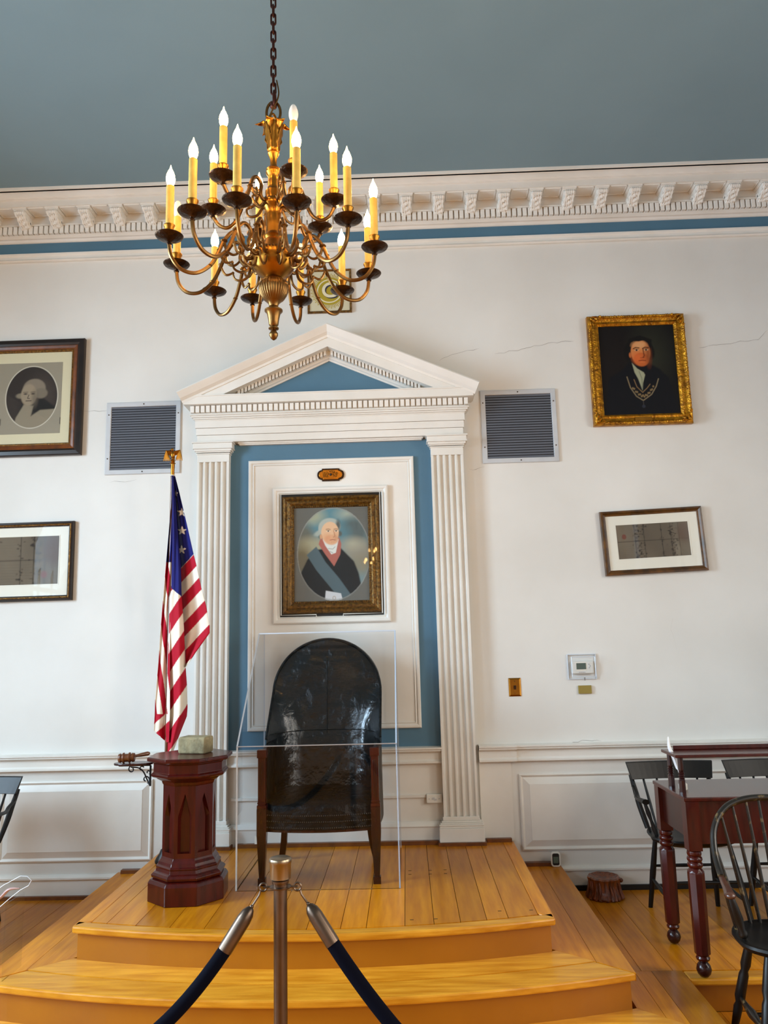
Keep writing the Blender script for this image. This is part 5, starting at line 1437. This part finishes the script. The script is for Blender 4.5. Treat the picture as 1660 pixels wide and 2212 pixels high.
b = MB(); b.tube(smoothpath([q0, q1, q2, q3], 5), [.004 + .010 * sin(pi * i / 15) for i in range(16)], 10, flat=.5); b.build('rest', 'skin', t, smooth=True)
b = MB(); pz = q0; b.tube([(q0.x, -1.3, Z1), (q0.x, -1.3, q0.z)], .006, 8); b.lathe([(.05, 0), (.05, .006), (.01, .01)], 20, (q0.x, -1.3, Z1)); b.build('stem', 'acr', t)

# ------------------------------------------------------------------ chandelier
HX, HY = -.436, -2.4
cd = thing('chandelier', 'two-tier brass chandelier with eighteen electric candles hanging on a chain', 'chandelier', (HX, HY, 2.535))
def lz(prof, m, name, seg=28, **k): b = MB(); b.lathe(prof[::-1] if prof[0][1] > prof[-1][1] else prof, seg, (HX, HY, 0), **k); return b.build(name, m, cd, smooth=True)
lz([(.002, 2.535), (.010, 2.541), (.0155, 2.553), (.0155, 2.560), (.009, 2.570), (.007, 2.573), (.018, 2.577), (.018, 2.581), (.010, 2.585)], 'brass_d', 'finial')
lz([(.010, 2.585), (.017, 2.592), (.019, 2.610), (.024, 2.635), (.032, 2.643), (.032, 2.648), (.020, 2.653), (.016, 2.662), (.019, 2.672), (.027, 2.680)], 'brass_d', 'drop')
lz([(.024, 2.678), (.036, 2.690), (.046, 2.708), (.051, 2.728), (.049, 2.745), (.038, 2.760), (.026, 2.764)], 'brass_d', 'fluted_ball', 120, ribs=30, ribamp=.06, ribr=(2.682, 2.758))
lz([(.026, 2.762), (.034, 2.768), (.042, 2.775), (.060, 2.788), (.072, 2.806), (.079, 2.828), (.081, 2.850), (.078, 2.855), (.070, 2.856)], 'brass', 'bowl', 40)
b = MB()
for k in range(44): a = 2 * pi * k / 44; b.ball((HX + .081 * cos(a), HY + .081 * sin(a), 2.855), .0042, 1, 1, 1, 6)
tag(b.build('rope_bead', 'brass_d', cd), kind='stuff')
lz([(.070, 2.856), (.060, 2.868), (.046, 2.890), (.036, 2.906), (.030, 2.915), (.033, 2.922), (.037, 2.926), (.033, 2.932), (.028, 2.940)], 'brass', 'dome')
lz([(.028, 2.940), (.026, 2.97), (.028, 3.0), (.0265, 3.004), (.028, 3.02), (.032, 3.035), (.040, 3.044), (.043, 3.056), (.040, 3.066), (.032, 3.072)], 'brass', 'body')
lz([(.030, 3.070), (.028, 3.078), (.030, 3.090), (.030, 3.105), (.024, 3.112), (.021, 3.125), (.022, 3.14), (.020, 3.146), (.0195, 3.165), (.024, 3.172), (.028, 3.180), (.022, 3.186), (.027, 3.192), (.020, 3.200)], 'brass', 'upper_body')
lz([(.016, 3.198), (.0125, 3.21), (.0125, 3.235), (.018, 3.250), (.021, 3.256), (.016, 3.262), (.012, 3.268), (.010, 3.30)], 'brass', 'neck')
# acanthus leaves
def leaf():
    b = MB(); vs = []; n = 12; m_ = 6
    for i in range(n + 1):
        a = i / n; r = .012 + .024 * a + .018 * a ** 3; z = 3.262 + .118 * sin(a * 1.75) / sin(1.57)
        if a > .8: z -= (a - .8) * .06; r += (a - .8) * .06
        wd = .027 * sin(pi * min(1, a * .8 + .18)) ** .8 * (1 + .12 * sin(i * 2.6))
        for k in range(m_ + 1):
            s = -1 + 2 * k / m_; vs.append((r - .006 * s * s + .003 * (1 - abs(s)), s * wd, z - .004 * abs(s) * (i % 2)))
    fs = [(i * (m_ + 1) + k, i * (m_ + 1) + k + 1, (i + 1) * (m_ + 1) + k + 1, (i + 1) * (m_ + 1) + k) for i in range(n) for k in range(m_)]
    b.add(vs, fs); return b
lf = leaf(); 
first = None
for k in range(6):
    q = MB(); q.add(lf.v, lf.f); q.xf(Matrix.Translation((HX, HY, 0)) @ Matrix.Rotation(2 * pi * k / 6 + .3, 4, 'Z')); o = q.build('acanthus_leaf', 'brass', cd, smooth=True)
    md = o.modifiers.new('t', 'SOLIDIFY'); md.thickness = .002
# suspension loops
b = MB(); b.tube([(HX + .026 * sin(a), HY, 3.425 + .045 * cos(a)) for a in [2 * pi * k / 24 for k in range(24)]], .0052, 8, closed=True); b.build('hanging_loop', 'brass_d', cd, smooth=True)
b = MB(); b.tube([(HX + .012 * sin(a), HY + .020 * sin(a), 3.37 + .05 * cos(a)) for a in [2 * pi * k / 24 for k in range(24)]], .0045, 8, closed=True); b.build('hanging_loop', 'brass', cd, smooth=True)
b = MB(); b.tube([(HX + .004, HY + .014 * sin(a), 3.48 + .034 * cos(a)) for a in [2 * pi * k / 20 for k in range(20)]], .0055, 8, closed=True); b.lathe([(.010, 3.445), (.013, 3.45), (.013, 3.462), (.009, 3.468)], 12, (HX, HY, 0)); b.build('swivel', 'chain', cd, smooth=True)
b = MB(); b.tube(smoothpath([(HX + .012, HY, 3.56), (HX + .020, HY, 3.51), (HX + .016, HY - .01, 3.47), (HX + .004, HY - .012, 3.44), (HX - .012, HY - .012, 3.405), (HX - .030, HY - .005, 3.375), (HX - .010, HY, 3.34)], 5), .003, 6); b.build('wire', 'brass_d', cd, smooth=True)
# chain links
lk = MB()
pts = []
for k in range(20):
    a = 2 * pi * k / 20; pts.append((.0085 * cos(a), 0, (.0145 if sin(a) > 0 else -.0145) + .0095 * sin(a)))
lk.tube(pts, .0038, 6, closed=True)
lk.xf(Matrix.Translation((HX, HY, 3.525)))
l0 = lk.build('chain_link', 'chain', cd, smooth=True); z = 0; k = 1
lk = MB(); lk.tube(pts, .0038, 6, closed=True); lk.xf(Matrix.Translation((HX, HY, 3.525)) @ Matrix.Rotation(pi / 2, 4, 'Z')); l1 = lk.build('chain_link', 'chain', cd, smooth=True); l1.location.z += .0368
z = 2 * .0368
while 3.525 + z < CEIL - .03:
    src = l0 if k % 2 else l1
    c = src.copy(); COL.objects.link(c); c.parent = cd; c.location = (l0.location.x, l0.location.y, l0.location.z + z); z += .0368; k += 1
b = MB(); b.lathe([(.004, CEIL - .05), (.02, CEIL - .045), (.055, CEIL - .015), (.06, CEIL)], 24, (HX, HY, 0)); b.build('ceiling_rose', 'brass_d', cd, smooth=True)

def candle_parts(parent, off_z=0):
    pass
def arm_mesh(path, zb, scroll):
    """arm in the local xz plane (x = radius) around the chandelier axis"""
    b = MB(); P = smoothpath([(r, 0, z) for r, z in path], 6); b.tube(P, .0068, 8)
    for i_, rr_ in scroll['collars']:
        p = path[i_]; q = Vector((p[0], 0, p[1])); b.ball(q, rr_, 1, 1, .5, 10)
    for sp in scroll['extra']:
        P = smoothpath([(r, 0, z) for r, z in sp], 5); n = len(P); b.tube(P, [.0055 - .002 * (i / (n - 1)) for i in range(n)], 6); b.ball(P[-1], .0055, 1, 1, 1, 6)
    return b
def low_path(R, zb):
    k = R / .367
    return [(.070, zb + .000), (.086, zb - .018), (.108, zb - .016), (.124, zb + .012), (.112, zb + .046), (.122, zb + .068), (.150, zb + .070), (.180 * k, zb + .030), (.200 * k, zb - .020), (.228 * k, zb - .072), (.275 * k, zb - .108), (.325 * k, zb - .104), (.358 * k, zb - .066), (R, zb - .018)]
def low_scroll(zb): return dict(collars=[(7, .013), (9, .009)], extra=[[(.180, zb + .030), (.170, zb - .004), (.148, zb - .016), (.128, zb - .004), (.122, zb + .016)], [(.086, zb - .03), (.094, zb - .062), (.118, zb - .076), (.142, zb - .068), (.150, zb - .046)], [(.200, zb - .005), (.178, zb - .048), (.150, zb - .044)]])
def up_path(R, zb):
    return [(.034, zb + .020), (.050, zb + .006), (.064, zb + .022), (.060, zb + .060), (.078, zb + .078), (.098, zb + .066), (.112, zb + .030), (.124, zb - .010), (.145, zb - .050), (.175, zb - .068), (.206, zb - .052), (R, zb - .018)]
def up_scroll(zb): return dict(collars=[(6, .011)], extra=[[(.110, zb + .036), (.098, zb + .012), (.076, zb + .008), (.070, zb + .026), (.082, zb + .036)], [(.040, zb + .0), (.062, zb - .030), (.092, zb - .030), (.100, zb - .004), (.084, zb + .004)]])

def candle(t, r, zb, ang_, lit, label, size=1.):
    """the bobeche, cup, sleeve are parts of the arm group; candle bulb too"""
    p = (HX + r * cos(ang_), HY + r * sin(ang_))
    k = MB(); k.lathe([(.007, -.024), (.010, -.020), (.006, -.014), (.010, -.010), (.016, -.006), (.030, -.002), (.044, .004), (.0475, .009), (.046, .010), (.030, .004), (.012, .004)], 32, (p[0], p[1], zb)); o1 = k.build('drip_pan', 'bronze', t, smooth=True)
    b = MB(); b.lathe([(.009, .003), (.0135, .010), (.0145, .022), (.0155, .036), (.0195, .043), (.0195, .047), (.016, .048)], 20, (p[0], p[1], zb)); b.build('candle_cup', 'brass', t, smooth=True)
    b = MB(); b.lathe([(.0135, .042), (.0135, .192), (.010, .195)], 18, (p[0], p[1], zb)); b.build('candle_sleeve', 'sleeve', t, smooth=True)
    b = MB()
    if lit: b.lathe([(.006, .193), (.0115, .200), (.0150, .212), (.0158, .222), (.0135, .236), (.0085, .249), (.0040, .258), (.0015, .268), (.0005, .272)], 16, (p[0], p[1], zb))
    else: b.lathe([(.008, .193), (.0125, .200), (.0160, .214), (.0165, .224), (.0150, .236), (.0115, .248), (.0070, .256), (.002, .260)], 16, (p[0], p[1], zb))
    b.build('bulb', 'bulb' if lit else 'bulboff', t, smooth=True)
LOW = [((366, 515), 1), ((411, 460), 1), ((512, 437), 1), ((641, 442), 1), ((752, 478), 1), ((810, 538), 1), ((800, 596), 1), ((741, 632), 1), ((652, 657), 0), ((546, 648), 1), ((457, 637), 1), ((386, 575), 0)]
UPP = [((478, 383), 1), ((633, 378), 0), ((718, 437), 1), ((691, 495), 1), ((561, 508), 1), ((461, 458), 1)]
for (lst, zb, pth, scr) in ((LOW, 2.845, low_path, low_scroll), (UPP, 3.047, up_path, up_scroll)):
    for (px, lit) in lst:
        q = wz(px[0], px[1], zb); r = sqrt((q.x - HX) ** 2 + (q.y - HY) ** 2); an = atan2(q.y - HY, q.x - HX)
        R0 = .367 if zb < 2.9 else .2275; r = .6 * R0 + .4 * r
        b = arm_mesh(pth(r, zb), zb, scr(zb)); b.xf(Matrix.Translation((HX, HY, 0)) @ Matrix.Rotation(an, 4, 'Z'))
        arm = b.build('arm', 'brass_d', cd, smooth=True)
        candle(arm, r, zb, an, lit, '')

# second chandelier of the room, far behind the camera: it shows in the picture glass
cd2 = dup(cd); cd2.location = (HX, -10.2, 2.535); cd2['label'] = 'matching brass chandelier further down the room, seen reflected in the portrait glass'
cd2['group'] = cd['group'] = 'matching room chandeliers'

ds2 = dup(ds); ds2.location.x -= 4.98; ds2['label'] = 'unseen matching mahogany writing desk added past the left edge for shade'  # unseen copy of the desk, added to shade the left floor
